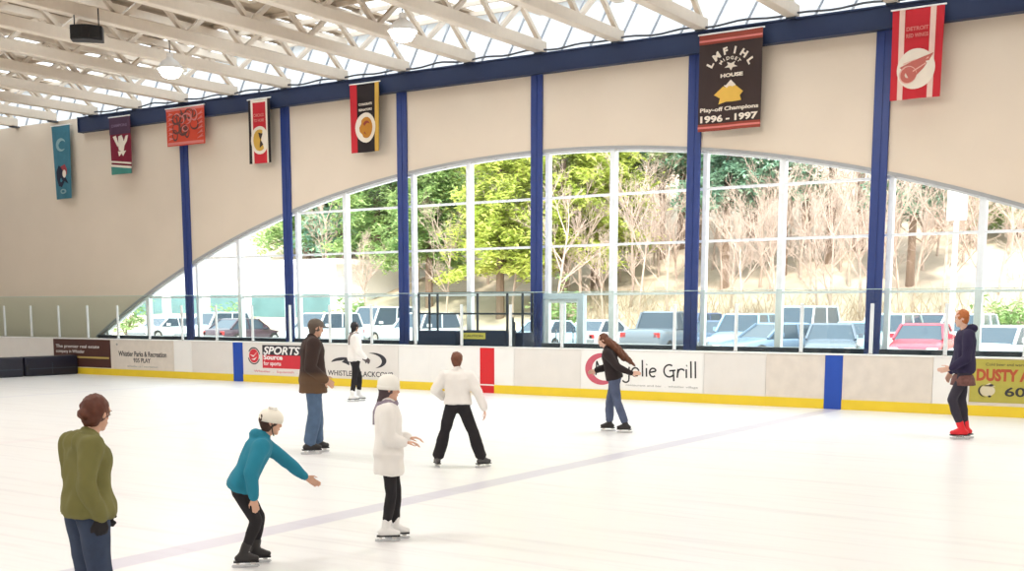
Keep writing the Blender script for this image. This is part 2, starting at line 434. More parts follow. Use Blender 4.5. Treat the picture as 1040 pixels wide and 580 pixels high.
bm = nb(); box(bm, -0.1, 0.1, -0.25, 0.02, -0.03, 0.0); from_bm('bearing_plate', bm, m_dark, tp)
vis = [x for x in TX if x < -4]
names_ord = ['first','second','third','fourth','fifth','sixth','seventh','eighth','ninth','tenth','eleventh','twelfth','thirteenth','fourteenth','fifteenth','sixteenth','seventeenth','eighteenth','nineteenth','twentieth','twenty-first','twenty-second','twenty-third','twenty-fourth']
xs_ = sorted(TX)
bearing = {}
for i, x in enumerate(TX):
    o = tp if i == 0 else copy_tree(tp)
    o.location.x = x
    k = len(TX)-1-i
    where = 'on the navy beam' if x > -30.6 else 'on the bare wall left of the beam'
    o['label'] = 'cream lattice roof truss %s, %s from the right' % (where, names_ord[i])

# ------------------------------------------------------------------ high bay lamps
def lamp_thing():
    t = thing('high_bay_lamp', 'x', 'lamp', (0, 0, 0), 0, 'high bay lamps under the trusses')
    bm = nb(); rs = []
    for r, z in ((0.29, 0.0), (0.26, 0.06), (0.18, 0.16), (0.10, 0.22), (0.08, 0.24)):
        rs.append(ring(bm, (0, 0, z), Vector((1,0,0)), Vector((0,1,0)), r, r, 24))
    loft(bm, rs, cap=False); bm.faces.new(rs[-1]); o = from_bm('reflector', bm, m_white, t, smooth=True)
    s = o.modifiers.new('s', 'SOLIDIFY'); s.thickness = 0.006
    bm = nb(); rs = [ring(bm, (0,0,z), Vector((1,0,0)), Vector((0,1,0)), r, r, 24) for r, z in ((0.05,-0.20),(0.17,-0.16),(0.24,-0.06),(0.25,0.0),(0.23,0.03))]
    loft(bm, rs); from_bm('lens', bm, mat('lamp_glow', (1, 1, 1), 0.5, emit=((1.0, 0.97, 0.9), 12.0)), t, smooth=True)
    bm = nb(); tube(bm, [(0,0,0.22),(0,0,0.34)], 0.07, 12); from_bm('ballast', bm, m_white, t)
    bm = nb(); tube(bm, [(0,0,0.34),(0,0,0.62)], 0.012, 6); from_bm('hanger', bm, m_black, t)
    ld = bpy.data.lights.new('lamp_light', 'AREA'); ld.shape = 'DISK'; ld.size = 0.56; ld.energy = 150; ld.color = (1.0, 0.985, 0.96)
    lo = bpy.data.objects.new('lamp_light', ld); COL.objects.link(lo); lo.parent = t; lo.location = (0, 0, -0.23)
    return t
lp = lamp_thing(); spots = []
for y in (18.5, 12.0, 5.5, -1.0, -7.5):
    for x in (-34.3, -27.8, -21.25, -14.7, -8.2, -1.7, 4.8):  # all but two of these are unseen, added to light the ice
        if y > 15 and x < -22: continue
        spots.append((x, y))
lab = {(-21.25, 18.5): 'glowing high bay lamp under the trusses right of the hanging loudspeaker', (-14.7, 18.5): 'glowing high bay lamp hanging below the trusses near the middle of the roof'}
for i, (x, y) in enumerate(spots):
    o = lp if i == 0 else copy_tree(lp)
    o.location = (x, y, 7.16)
    o['label'] = lab.get((x, y), 'unseen high bay lamp added to light the ice, outside the picture')


# hanging black loudspeaker box
t = thing('hanging_loudspeaker', 'black box loudspeaker hanging under the cream roof trusses', 'loudspeaker', (-20.05, 15.42, 7.06), radians(33+12)); t.scale = (1.25, 1.25, 1.25)
bm = nb(); pr = [(-0.24, -0.10), (-0.05, -0.18), (0.05, -0.18), (0.24, -0.10), (0.24, 0.12), (-0.24, 0.12)]
r = [[bm.verts.new((x, y, z)) for x, y in pr] for z in (0.0, 0.22)]
loft(bm, r); bevel(bm, 0.01, 1); from_bm('cabinet', bm, m_black, t)
bm = nb(); box(bm, -0.20, -0.06, -0.185, -0.15, 0.03, 0.19); box(bm, 0.06, 0.2, -0.185, -0.15, 0.03, 0.19); from_bm('grille', bm, mat('speaker_mesh', (0.02, 0.02, 0.02), 0.8), t)
bm = nb(); tube(bm, [(-0.18, 0, 0.2), (-0.18, 0, 0.50)], 0.01, 6); tube(bm, [(0.18, 0, 0.2), (0.18, 0, 0.50)], 0.01, 6); from_bm('hanger', bm, m_black, t)

# ------------------------------------------------------------------ rink boards
def bX(x, y=370): return X_at(x, B, y)
t = thing('rink_boards', 'long white dasher boards with yellow kick strip along the far side of the ice', 'boards', (-44, B, 0))
BX0, BX1 = -44.0, 12.0
def lx(x): return x-BX0
cuts = [-44, -41.5, -39, -36.5, -34, bX(55), bX(113), bX(177), bX(195), bX(237), bX(247), bX(330), bX(405), bX(437), bX(487.5), bX(502), bX(522), bX(590), bX(715), bX(778), bX(838), bX(856), bX(948), bX(985), -2.2, 0.2, 2.6, 5, 7.4, 9.8, 12]
seq = [m_board, m_board2, m_board, m_board, m_board, m_board, m_boardb, m_board2, m_board, None, m_board, m_board, m_board2, m_board2, None, m_board2, m_board, m_board2, m_board, m_boardb, None, m_boardb, m_board2, m_boardb, m_board, m_board2, m_board, m_board, m_board2, m_board]
for a, b, mm in zip(cuts, cuts[1:], seq):
    bm = nb(); x0, x1 = lx(a)+0.003, lx(b)-0.003
    if mm is None:
        box(bm, x0, x1, -0.004, 0.05, 0.0, 1.03); red = abs(a+15.4) < 1
        s = from_bm('painted_stripe', bm, m_rstripe if red else m_bstripe, t); s['label'] = 'red stripe' if red else 'blue stripe'
        if red:
            bm = nb(); box(bm, x0, x1, -0.008, -0.004, 0.17, 0.20); from_bm('white_band', bm, m_white, t)
    else:
        box(bm, x0, x1, 0, 0.05, 0.19, 1.03); from_bm('board_panel', bm, mm, t)
        bm = nb(); box(bm, x0-0.003, x1+0.003, -0.014, 0.05, 0.0, 0.19); bevel(bm, 0.004, 1); from_bm('kick_plate', bm, m_yellow, t)
bm = nb(); box(bm, 0, BX1-BX0, -0.02, 0.16, 1.03, 1.06); bevel(bm, 0.006, 1); from_bm('top_rail', bm, m_white, t)
bm = nb(); box(bm, 0, BX1-BX0, 0.05, 0.12, 0.0, 1.03); from_bm('backing_frame', bm, m_dark, t)

# posts and panes of the shield glass
pitch = 1.353; X0 = -33.72
ZG = 2.27
tp2 = None
n = -7; posts = []
while X0 + pitch*n < 11: posts.append(X0+pitch*n); n += 1
pp = thing('glass_post', 'x', 'post', (0, B+0.06, 1.06), 0, 'posts of the rink shield')
bm = nb(); box(bm, -0.032, 0.032, -0.05, -0.009, 0, 0.95); bevel(bm, 0.006, 1); from_bm('upright', bm, mat('pale_aluminium', (0.75, 0.78, 0.78), 0.4), pp)
bm = nb(); box(bm, -0.05, 0.05, -0.065, -0.009, 0, 0.02); from_bm('foot_plate', bm, m_steel, pp)
gp = thing('shield_pane', 'x', 'glass pane', (0, B+0.06, 1.06), 0, 'panes of the rink shield')
bm = nb(); box(bm, 0.005, pitch-0.005, -0.006, 0.006, 0, ZG-1.06); from_bm('glass_sheet', bm, m_shield, gp)
bm = nb(); box(bm, 0.005, pitch-0.005, -0.0075, 0.0075, ZG-1.06, ZG-1.06+0.012); from_bm('polished_edge', bm, mat('glass_edge_green', (0.45, 0.6, 0.56), 0.2), gp)
vk = 0
for i, x in enumerate(posts):
    for src in (pp, gp):
        o = src if i == 0 else copy_tree(src)
        o.location.x = x
        what = 'pale metal shield post on top of the boards' if src is pp else 'clear shield pane on top of the boards'
        if x < -34.0+(-1.3 if src is gp else 0): o['label'] = what + ', beyond the left picture edge'
        elif x > -3.9: o['label'] = what + ', beyond the right picture edge'
        else:
            k = round((x - X0)/pitch) + (1 if src is pp else 2)
            k = max(k, 1)
            o['label'] = what + ', %s from the left edge' % (names_ord[k-1] if k > 1 else 'nearest')
            if k > len(names_ord)-1: pass

# ------------------------------------------------------------------ signs on the boards
def sign(name, label, x0, x1, z0, z1, m, border=None):
    t = thing(name, label, 'sign', ((x0+x1)/2, B-0.001, 0))
    bm = nb(); w = (x1-x0)/2; box(bm, -w, w, -0.006, 0.0, z0, z1); from_bm('panel', bm, m, t)
    return t, w
def sfn(off=0.0085): return lambda x, z: Vector((x, -off, z))
m_ink = mat('dark_ink', (0.03, 0.028, 0.035), 0.6); m_wink = mat('white_ink', (0.85, 0.83, 0.8), 0.6); m_red = mat('sign_red', (0.60, 0.03, 0.045), 0.5)
# 1 brown
a, b = bX(55.5), bX(113)
t, w = sign('advertising_sign', 'dark brown advertising sign with a gold line on the boards, behind the black pads', a, b, 0.21, 1.02, mat('brown_vinyl', (0.075, 0.028, 0.022), 0.5))
shape_obj('lettering', [fit_text('The premier real estate', -w+0.12, 0.62*w, 0.80, 0.12, align='LEFT'), fit_text('company in Whistler', -w+0.12, 0.1*w, 0.65, 0.12, align='LEFT')], sfn(), m_wink, t)
shape_obj('gold_line', [rect2(-0.25*w, w-0.08, 0.47, 0.52, 2, 1)], sfn(), mat('gold_ink', (0.5, 0.38, 0.12), 0.5), t)
# 2 parks
a, b = bX(114.5), bX(176)
t, w = sign('advertising_sign', 'pale beige parks and recreation sign with small dark text on the boards', a, b, 0.21, 1.02, m_boardb)
shape_obj('lettering', [fit_text('Whistler Parks & Recreation', -0.78*w, 0.80*w, 0.64, 0.15, bold=0.02), fit_text('935 PLAY', -0.28*w, 0.28*w, 0.46, 0.13, bold=0.02)], sfn(), m_ink, t)
shape_obj('small_print', [fit_text('whistler.ca / recreation', -0.5*w, 0.5*w, 0.29, 0.06), disc2(-0.82*w, 0.9, 0.04, 0.03, 8)], sfn(), mat('grey_ink', (0.3, 0.3, 0.28), 0.6), t)
# 3 sports store
a, b = bX(248.5), bX(329)
t, w = sign('advertising_sign', 'white sports shop sign with black and red block, behind the man in the cap', a, b, 0.21, 1.02, m_board)
xa = -w + (bX(267)-a)
shape_obj('black_band', [rect2(xa, w-0.03, 0.72, 0.98, 2, 1)], sfn(0.0075), m_ink, t)
shape_obj('red_block', [rect2(xa, w-0.03, 0.38, 0.72, 2, 1)], sfn(0.0075), m_red, t)
shape_obj('lettering', [fit_text('SPORTSTOP', xa+0.04, w-0.1, 0.84, 0.21, bold=0.025, shear=0.25), fit_text('Source', xa+0.04, xa+0.72, 0.665, 0.13, bold=0.03), fit_text('for sports', xa+0.04, xa+0.66, 0.49, 0.14, bold=0.01)], sfn(0.011), m_wink, t)
ex = -w + 0.36
shape_obj('emblem', [disc2(ex, 0.69, 0.225, 0.225, 24, 0.86, 0.2, 2.6), disc2(ex, 0.69, 0.225, 0.225, 24, 0.86, 3.4, 5.9)], sfn(), m_ink, t)
shape_obj('emblem_disc', [disc2(ex, 0.69, 0.175, 0.18, 24)], sfn(), m_red, t)
shape_obj('emblem_swash', [poly2([(ex-0.14, 0.72), (ex-0.02, 0.66), (ex+0.13, 0.80), (ex, 0.70)]), poly2([(ex-0.10, 0.60), (ex+0.02, 0.58), (ex+0.12, 0.67), (ex+0.02, 0.62)])], sfn(0.011), m_wink, t)
shape_obj('small_print', [fit_text('Whistler  .  Squamish  .  Burnaby', -w+0.35, w-0.25, 0.285, 0.075)], sfn(), m_red, t)
# 4 mountain logo
a, b = bX(330.5), bX(404.5)
t, w = sign('advertising_sign', 'white sign with a dark swoosh emblem, behind the far white-jacketed skater', a, b, 0.21, 1.02, m_board)
def crescent(cx, cz, rx, rz, a0, a1, thick, n=24, rot=0.0, out=True):
    V = []; Fc = []
    for i in range(n+1):
        u = i/n; t_ = a0+(a1-a0)*u; th = thick*sin(pi*u)**0.7
        for k in (1.0, 1.0-th):
            x, z = rx*k*cos(t_), rz*k*sin(t_)
            V.append((cx+x*cos(rot)-z*sin(rot), cz+x*sin(rot)+z*cos(rot)))
    for i in range(n): Fc.append((2*i, 2*i+1, 2*i+3, 2*i+2))
    return V, Fc
shape_obj('swoosh_emblem', [crescent(w-0.78, 0.66, 0.42, 0.19, 1.9, -1.4, 0.35), crescent(-w+0.62, 0.57, 0.42, 0.15, 3.0, 0.9, 0.5),
    poly2([(-w+0.55, 0.60), (-w+0.80, 0.76), (-w+0.80, 0.52), (-w+0.70, 0.56)])], sfn(), m_ink, t)
shape_obj('lettering', [fit_text('WHISTLER BLACKCOMB', -w+0.08, w-0.15, 0.325, 0.13, bold=0.012)], sfn(), m_ink, t)
# 5 grill sign
a, b = bX(591), bX(714)
t, w = sign('advertising_sign', 'white restaurant sign with thin handwritten lettering and a red ring', a, b, 0.21, 1.02, m_board2)
rx = -w + (bX(611)-a)
shape_obj('red_ring', [crescent(rx, 0.63, 0.40, 0.34, 0.7, 2*pi-0.5, 0.42, 40)], sfn(), mat('ring_red', (0.55, 0.10, 0.14), 0.5), t)
m_pen = mat('thin_black_ink', (0.03, 0.03, 0.03), 0.6)
def pen(strokes, x, z, sx, sz, th):
    out = []
    for st in strokes:
        pts = [(x+p*sx, z+q*sz) for p, q in st]; V = []; Fc = []
        for i, (p, q) in enumerate(pts):
            a_ = pts[max(i-1, 0)]; b_ = pts[min(i+1, len(pts)-1)]; dx, dz = b_[0]-a_[0], b_[1]-a_[1]; l = sqrt(dx*dx+dz*dz) or 1
            V += [(p-dz/l*th/2, q+dx/l*th/2), (p+dz/l*th/2, q-dx/l*th/2)]
        for i in range(len(pts)-1): Fc.append((2*i, 2*i+1, 2*i+3, 2*i+2))
        out.append((V, Fc))
    return out
def arcp(cx, cz, rx, rz, a0, a1, n=10): return [(cx+rx*cos(a0+(a1-a0)*i/n), cz+rz*sin(a0+(a1-a0)*i/n)) for i in range(n+1)]
glyph = {'M': ([[(0,0),(0.05,1)],[(0.05,1),(0.4,0.25)],[(0.4,0.25),(0.75,1)],[(0.75,1),(0.85,0)]], 1.0),
 'a': ([arcp(0.3,0.3,0.3,0.3,0.3,2*pi,12), [(0.6,0.6),(0.62,0.0)]], 0.75), 'r': ([[(0,0),(0.05,0.6)], arcp(0.3,0.35,0.25,0.25,pi,0.6,6)], 0.55),
 'j': ([[(0.3,0.65),(0.3,-0.25)], arcp(0.05,-0.25,0.25,0.2,0,-pi*0.9,6), [(0.3,0.85),(0.34,0.9)]], 0.5),
 'o': ([arcp(0.28,0.3,0.28,0.3,0,2*pi,12)], 0.7), 'l': ([[(0.1,1.15),(0.14,0)]], 0.32), 'i': ([[(0.1,0.6),(0.12,0)],[(0.1,0.82),(0.15,0.86)]], 0.32),
 'e': ([[(0.03,0.3),(0.5,0.4)], arcp(0.28,0.3,0.26,0.3,0.4,5.4,10)], 0.75), 'G': ([arcp(0.4,0.45,0.4,0.42,1.0,5.6,12), [(0.4,0.45),(0.85,0.5)], [(0.7,0.5),(0.75,-0.25)]], 1.0), ' ': ([], 0.35)}
wd = sum(glyph[c][1] for c in 'Marjolie Grill'); xg = rx-0.13; sx = ((w-0.1)-(xg))/wd; polys = []
for c in 'Marjolie Grill':
    g, adv = glyph[c]; polys += pen(g, xg, 0.50, sx, 0.30, 0.034); xg += adv*sx
shape_obj('lettering', [merged(polys)], sfn(0.011), m_pen, t)
shape_obj('small_print', [fit_text('restaurant and bar  .  whistler village', rx+0.6, w-0.1, 0.305, 0.055)], sfn(), mat('grey_ink', (0.3, 0.3, 0.28)), t)
# 6 yellow sign
a, b = bX(986), bX(986)+2.4
t, w = sign('advertising_sign', 'mustard yellow advertising sign with red lettering at the right end of the boards', a, b, 0.25, 1.02, mat('mustard_vinyl', (0.43, 0.38, 0.065), 0.5, var=0.12))
shape_obj('small_print', [fit_text('Cold beer and warm welcome', -w+0.26, -w+1.25, 0.93, 0.05)], sfn(), m_ink, t)
shape_obj('lettering', [fit_text('DUSTY ALES', -w+0.11, -w+1.32, 0.74, 0.22, bold=0.05)], sfn(), mat('brick_ink', (0.42, 0.08, 0.03), 0.5), t)
shape_obj('phone_number', [fit_text('604 905', -w+0.60, -w+1.75, 0.45, 0.17, bold=0.02)], sfn(), m_ink, t)
shape_obj('picture_spot', [disc2(-w+0.31, 0.46, 0.13, 0.10, 14), poly2([(-w+0.24, 0.54), (-w+0.34, 0.6), (-w+0.44, 0.53)])], sfn(), mat('pale_ink', (0.62, 0.55, 0.38)), t)
shape_obj('picture_line', [crescent(-w+0.30, 0.46, 0.15, 0.12, 2.0, 4.6, 0.2), disc2(-w+0.37, 0.56, 0.04, 0.02, 8), disc2(-w+0.35, 0.36, 0.03, 0.02, 8)], sfn(0.011), m_ink, t)

# ------------------------------------------------------------------ banners
def banner(name, label, x0, x1, z0, z1, cols, graphics, seed=0, curl=0.0):
    t = thing(name, label, 'banner', ((x0+x1)/2, (D-0.30) if x0 > -30.6 else D-0.16, z1)); w = (x1-x0)/2; h = z1-z0
    def fn(off=0.0):
        def g(x, z):   # x in -1..1, z in 0(bottom)..1(top)
            y = 0.014*sin(x*2.6+seed) + 0.009*sin(x*5+seed*2+z*3) + curl*(1-z)*x
            taper = 1 - 0.03*(1-z)*(1 if seed % 2 else 0.3)
            sag = -0.012*cos(x*pi/2)*(z > 0.98)
            return Vector((x*w*taper, -y*(1.2-z*0.6)-off, -h*(1-z)+sag))
        return g
    def cloth(nm, polys, m, off, par):
        return shape_obj(nm, polys, fn(off), m, par)
    cloth('cloth', [rect2(-1, 1, 0, 1, 20, 26)], cols, 0.0, t)
    for k, (nm, polys, m) in enumerate(graphics): cloth(nm, polys, m, 0.010+0.004*k, t)
    bm = nb(); tube(bm, [(-w-0.03, 0, 0.01), (w+0.03, 0, 0.01)], 0.016, 8); from_bm('rod', bm, m_white, t)
    bm = nb()
    for s in (-0.8, 0.8): tube(bm, [(s*w, 0, 0.01), (s*w, 0.106 if x0 > -30.6 else 0.165, 0.03)], 0.006, 6)
    from_bm('tie', bm, m_white, t)
    return t
def T(body, x0, x1, z, h, **k): return fit_text(body, x0, x1, z, h, **k)
c_teal = mat('teal_cloth', (0.045, 0.17, 0.23), 0.8, var=0.2, scale=5); c_mar = mat('maroon_cloth', (0.20, 0.008, 0.028), 0.8); c_jade = mat('jade_cloth', (0.05, 0.22, 0.18), 0.8)
c_org = mat('orange_red_cloth', (0.62, 0.065, 0.03), 0.8); c_red = mat('red_cloth', (0.55, 0.02, 0.03), 0.8); c_blk = mat('black_cloth', (0.02, 0.012, 0.012), 0.8)
c_wht = mat('cream_cloth', (0.80, 0.70, 0.58), 0.8); c_gold = mat('gold_cloth', (0.62, 0.36, 0.06), 0.8); c_brn = mat('brown_black_cloth', (0.045, 0.026, 0.022), 0.8); c_rust = mat('rust_cloth', (0.28, 0.05, 0.03), 0.8)
c_purp = mat('dusky_purple_cloth', (0.07, 0.03, 0.06), 0.8); c_pale = mat('pale_teal_cloth', (0.25, 0.40, 0.42), 0.8); c_pink = mat('pale_red_cloth', (0.66, 0.20, 0.17), 0.8)
banner('team_banner', 'narrow teal banner with dark and red emblem hanging on the bare wall, leftmost banner', -31.95, -31.08, 5.22, 7.37, c_teal,
  [('upper_emblem', [crescent(0.0, 0.74, 0.55, 0.09, 0.3, 5.6, 0.5), crescent(0.05, 0.77, 0.3, 0.05, 0.3, 3.6, 0.6)], c_pale),
   ('dark_emblem', [poly2([(-0.75,0.38),(-0.35,0.46),(0.1,0.42),(0.35,0.30),(0.7,0.2),(0.25,0.24),(-0.05,0.16),(-0.5,0.18),(-0.75,0.28)])], mat('navy_cloth', (0.012,0.014,0.035), 0.8)),
   ('red_emblem', [poly2([(-0.1,0.44),(0.35,0.47),(0.6,0.40),(0.55,0.32),(0.3,0.36),(0.05,0.40)])], mat('dull_red_cloth', (0.35, 0.05, 0.06), 0.8)),
   ('white_emblem', [disc2(0.28, 0.34, 0.2, 0.055, 12)], c_wht), ('lower_mark', [disc2(0.1, 0.1, 0.35, 0.035, 10, 0.5)], c_pale)], 1, 0.03)
banner('team_banner', 'maroon banner with cream emblem and jade bottom edge hanging from the beam end', -29.07, -28.18, 5.76, 7.36, c_mar,
  [('purple_top', [rect2(-1, 1, 0.70, 1, 8, 6)], c_purp), ('stripes', [quad2((-1,0.25),(1,0.19),(1,0.16),(-1,0.22)), quad2((-1,0.185),(1,0.125),(1,0.085),(-1,0.145))], c_wht),
   ('jade_hem', [quad2((-1,0.145),(1,0.085),(1,0.0),(-1,0.0))], c_jade),
   ('emblem', [poly2([(-0.1,0.66),(0.25,0.68),(0.5,0.52),(0.35,0.38),(-0.1,0.42),(-0.15,0.5)]), poly2([(-0.65,0.66),(-0.35,0.68),(-0.1,0.52),(-0.22,0.48),(-0.5,0.6)]), poly2([(0.8,0.67),(0.6,0.66),(0.3,0.5),(0.4,0.47),(0.7,0.57)]), poly2([(-0.2,0.4),(0.6,0.4),(0.45,0.36),(0.3,0.31),(0.15,0.36),(-0.1,0.31)])], c_wht),
   ('lettering', [T('CHAMPIONS', -0.75, 0.75, 0.85, 0.05, bold=0.02)], mat('mauve_cloth', (0.2, 0.13, 0.2), 0.8))], 2)
r = random.Random(5); swirl = []
for k in range(26):
    cx, cz = r.uniform(-0.55, 0.5), r.uniform(0.25, 0.85); swirl.append(crescent(cx, cz, r.uniform(0.12, 0.3), r.uniform(0.07, 0.16), r.uniform(0, 6), r.uniform(6.5, 9.5), 0.35, 12))
side = []
for k in range(6): side.append(poly2([(-0.92, 0.15+0.13*k), (-0.6, 0.2+0.13*k), (-0.85, 0.24+0.13*k), (-0.82, 0.19+0.13*k)])); side.append(poly2([(0.95, 0.2+0.12*k), (0.6, 0.15+0.12*k), (0.9, 0.27+0.12*k), (0.86, 0.22+0.12*k)]))
banner('team_banner', 'wide orange red banner with dark scribbled emblem above the leftmost blue column', -26.64, -25.12, 6.37, 7.38, c_org,
  [('border', [rect2(-1, 1, 0.93, 1, 8, 2), rect2(-0.94, 0.94, 0.03, 0.10, 8, 2)], c_pink), ('scribble', swirl, mat('brown_ink_cloth', (0.13, 0.05, 0.04), 0.8)), ('light_scribble', side + swirl[::5], c_pink)], 3)
banner('team_banner', 'narrow red banner with black edges and gold disc, left of the second blue column', -23.45, -22.66, 5.70, 7.33, c_blk,
  [('red_field', [rect2(-0.62, 0.62, 0, 1, 6, 10)], c_red), ('white_stripes', [rect2(-0.72, -0.55, 0, 1, 1, 12), rect2(0.60, 0.77, 0.0, 1, 1, 12), rect2(-0.7, 0.75, 0.95, 1, 6, 1)], c_wht),
   ('disc', [disc2(0, 0.36, 0.78, 0.22, 24)], c_wht), ('gold_disc', [disc2(0, 0.36, 0.55, 0.17, 20)], c_gold), ('dark_mark', [poly2([(-0.1,0.48),(0.3,0.46),(0.15,0.38),(0.35,0.3),(0.0,0.24),(0.05,0.36)])], c_brn),
   ('lettering', [T('CHICAGO', -0.45, 0.45, 0.75, 0.05, bold=0.02), T('TO HOME', -0.45, 0.45, 0.67, 0.05, bold=0.02)], c_pink)], 4)
banner('team_banner', 'red and black banner with gold right edge and gold ring, left of the third blue column', -19.92, -19.0, 5.73, 7.36, c_blk,
  [('red_side', [rect2(-1, -0.55, 0, 1, 3, 10)], c_red), ('gold_side', [rect2(0.72, 1, 0, 1, 2, 10)], c_gold),
   ('ring', [disc2(0.05, 0.36, 0.72, 0.22, 24)], c_wht), ('gold_disc', [disc2(0.08, 0.36, 0.48, 0.155, 20)], mat('amber_cloth', (0.5, 0.2, 0.02), 0.8)), ('dark_mark', [crescent(0.1, 0.36, 0.3, 0.1, 0.5, 4.6, 0.5)], c_rust),
   ('lettering', [T('CONGRATS', -0.42, 0.55, 0.70, 0.035, bold=0.03), T('SENATORS', -0.42, 0.55, 0.62, 0.035, bold=0.03)], c_wht)], 5)
def arc_text(body, cx, cz, R1, R2, a0, a1, h, bold=0.03):
    out = []
    for i, ch in enumerate(body):
        a_ = a0 + (a1-a0)*i/(len(body)-1); vs, fs = text_pts(ch, 1.0, bold=bold)
        mz = (min(v.y for v in vs)+max(v.y for v in vs))/2; dy = max(v.y for v in vs)-min(v.y for v in vs); s = h/dy; asp = 0.72  # width scale in banner units
        th = a_-pi/2
        px, pz = cx+R1*cos(a_), cz+R2*sin(a_)
        V = []
        for v in vs:
            lx_, lz_ = v.x*s*1.9*1.15, (v.y-mz)*s*1.9
            X_, Z_ = lx_*cos(th)-lz_*sin(th), lx_*sin(th)+lz_*cos(th)
            V.append((px+X_/0.68, pz+Z_/1.9))
        out.append((V, fs))
    return [merged(out)]
banner('championship_banner', 'large black banner with white lettering and a gold mountain above the fifth blue column', -10.58, -9.22, 5.50, 7.40, c_brn,
  [('rust_bands', [rect2(-1, 1, 0.90, 1, 10, 2), rect2(-1, 1, 0.0, 0.075, 10, 2)], c_rust), ('thin_stripes', [rect2(-1, 1, 0.925, 0.945, 10, 1), rect2(-1, 1, 0.03, 0.05, 10, 1)], c_pink),
   ('lettering', arc_text('LMFIHL', 0, 0.56, 0.74, 0.255, 2.62, 0.52, 0.075, 0.05) + arc_text('MIDGET', 0, 0.66, 0.34, 0.075, 2.6, 0.55, 0.035)
      + [T('HOUSE', -0.3, 0.42, 0.56, 0.04, bold=0.05), T('Play-off Champions', -0.93, 0.93, 0.215, 0.055, bold=0.03), T('1996 - 1997', -0.92, 0.92, 0.125, 0.075, bold=0.04)], c_wht),
   ('star', [([(0.04+0.22*(1 if i % 2 else 0.45)*cos(pi/2+i*pi/5), 0.655+0.05*(1 if i % 2 else 0.45)*sin(pi/2+i*pi/5)) for i in range(10)], [tuple(range(10))])], c_wht),
   ('mountain', [poly2([(-0.5,0.37),(-0.2,0.45),(-0.15,0.44),(0.05,0.50),(0.2,0.45),(0.45,0.38),(0.35,0.34),(0.4,0.29),(0.1,0.285),(-0.1,0.29),(-0.35,0.27),(-0.3,0.33)])], mat('mountain_gold', (0.75, 0.45, 0.08), 0.8)),
   ('snow_cap', [poly2([(-0.18,0.46),(-0.15,0.445),(0.05,0.51),(0.22,0.45),(0.1,0.44),(0.0,0.455),(-0.08,0.43)])], c_wht)], 6)
banner('team_banner', 'red banner with two cream stripes and a cream disc above the sixth blue column', -6.70, -5.76, 5.76, 7.37, c_red,
  [('stripes', [rect2(-0.72, -0.50, 0, 1, 2, 12), rect2(0.48, 0.70, 0.0, 1, 2, 12)], mat('pink_cream_cloth', (0.8, 0.55, 0.46), 0.8)),
   ('disc', [disc2(0, 0.33, 0.76, 0.225, 32)], c_wht),
   ('winged_wheel', [disc2(-0.3, 0.27, 0.36, 0.10, 20, 0.35), poly2([(-0.65,0.36),(-0.1,0.42),(0.68,0.49),(0.5,0.40),(0.35,0.34),(0.1,0.27),(-0.2,0.2),(-0.4,0.3)])], mat('emblem_red', (0.50, 0.13, 0.10), 0.8)),
   ('feather_lines', [crescent(-0.3, 0.27, 0.36, 0.10, 0, 2*pi-0.1, 0.15, 20), poly2([(-0.5,0.35),(0.5,0.45),(0.5,0.435),(-0.5,0.335)]), poly2([(-0.1,0.31),(0.4,0.39),(0.4,0.375),(-0.1,0.295)]), poly2([(-0.5,0.40),(0.0,0.435),(0.0,0.425),(-0.5,0.39)])], mat('feather_cream', (0.75, 0.42, 0.34), 0.8)),
   ('lettering', [T('DETROIT', -0.42, 0.44, 0.775, 0.045, bold=0.03), T('RED WINGS', -0.42, 0.44, 0.70, 0.045, bold=0.03)], c_pink)], 7)

# ------------------------------------------------------------------ rack behind the glass
t = thing('metal_rack', 'black metal frame rack with dark side panels standing behind the boards beside the door', 'rack', (-17.55, 22.58, 0))
bm = nb(); W_ = 2.95
for x in (0, W_*0.19, W_*0.58, W_*0.86, W_):
    for y in ((0, 0.42) if x in (0, W_) else (0,)): box(bm, x-0.02, x+0.02, y-0.02, y+0.02, 0.0, 2.30)
for z in (1.8, 2.28):
    box(bm, 0, W_, -0.017, 0.017, z-0.02, z+0.02)
    for x in (0, W_): box(bm, x-0.017, x+0.017, 0, 0.42, z-0.02, z+0.02)
from_bm('frame', bm, m_dark, t)
for k, (a, b, z) in enumerate(((0.0, 1.1, 1.40), (1.25, 2.5, 1.42), (2.5, 2.98, 1.38))):
    bm = nb(); box(bm, a, b, -0.03, 0.45, 0.3, z); bevel(bm, 0.02, 2); from_bm('side_panel', bm, mat('dark_blue_panel', (0.015, 0.028, 0.07), 0.5), t)
bm = nb(); box(bm, 1.3, 1.95, -0.045, -0.03, 1.22, 1.36); lb = from_bm('warning_label', bm, mat('label_yellow', (0.75, 0.6, 0.12), 0.5), t); lb['label'] = 'yellow label with dark print'
shape_obj('print', [fit_text('CAUTION', 1.36, 1.89, 1.29, 0.06, bold=0.02)], lambda x, z: Vector((x, -0.05, z)), m_ink, lb)
bm = nb(); tube(bm, [(2.75, -0.1, 1.0), (2.75, -0.1, 1.62)], 0.06, 12); tube(bm, [(2.75, -0.1, 1.62), (2.75, -0.1, 1.72)], 0.03, 8)
tag(from_bm('air_cylinder', bm, m_dark, None, (-17.55, 22.58, 0)), 'slim dark blue cylinder standing at the right end of the black rack', 'cylinder')

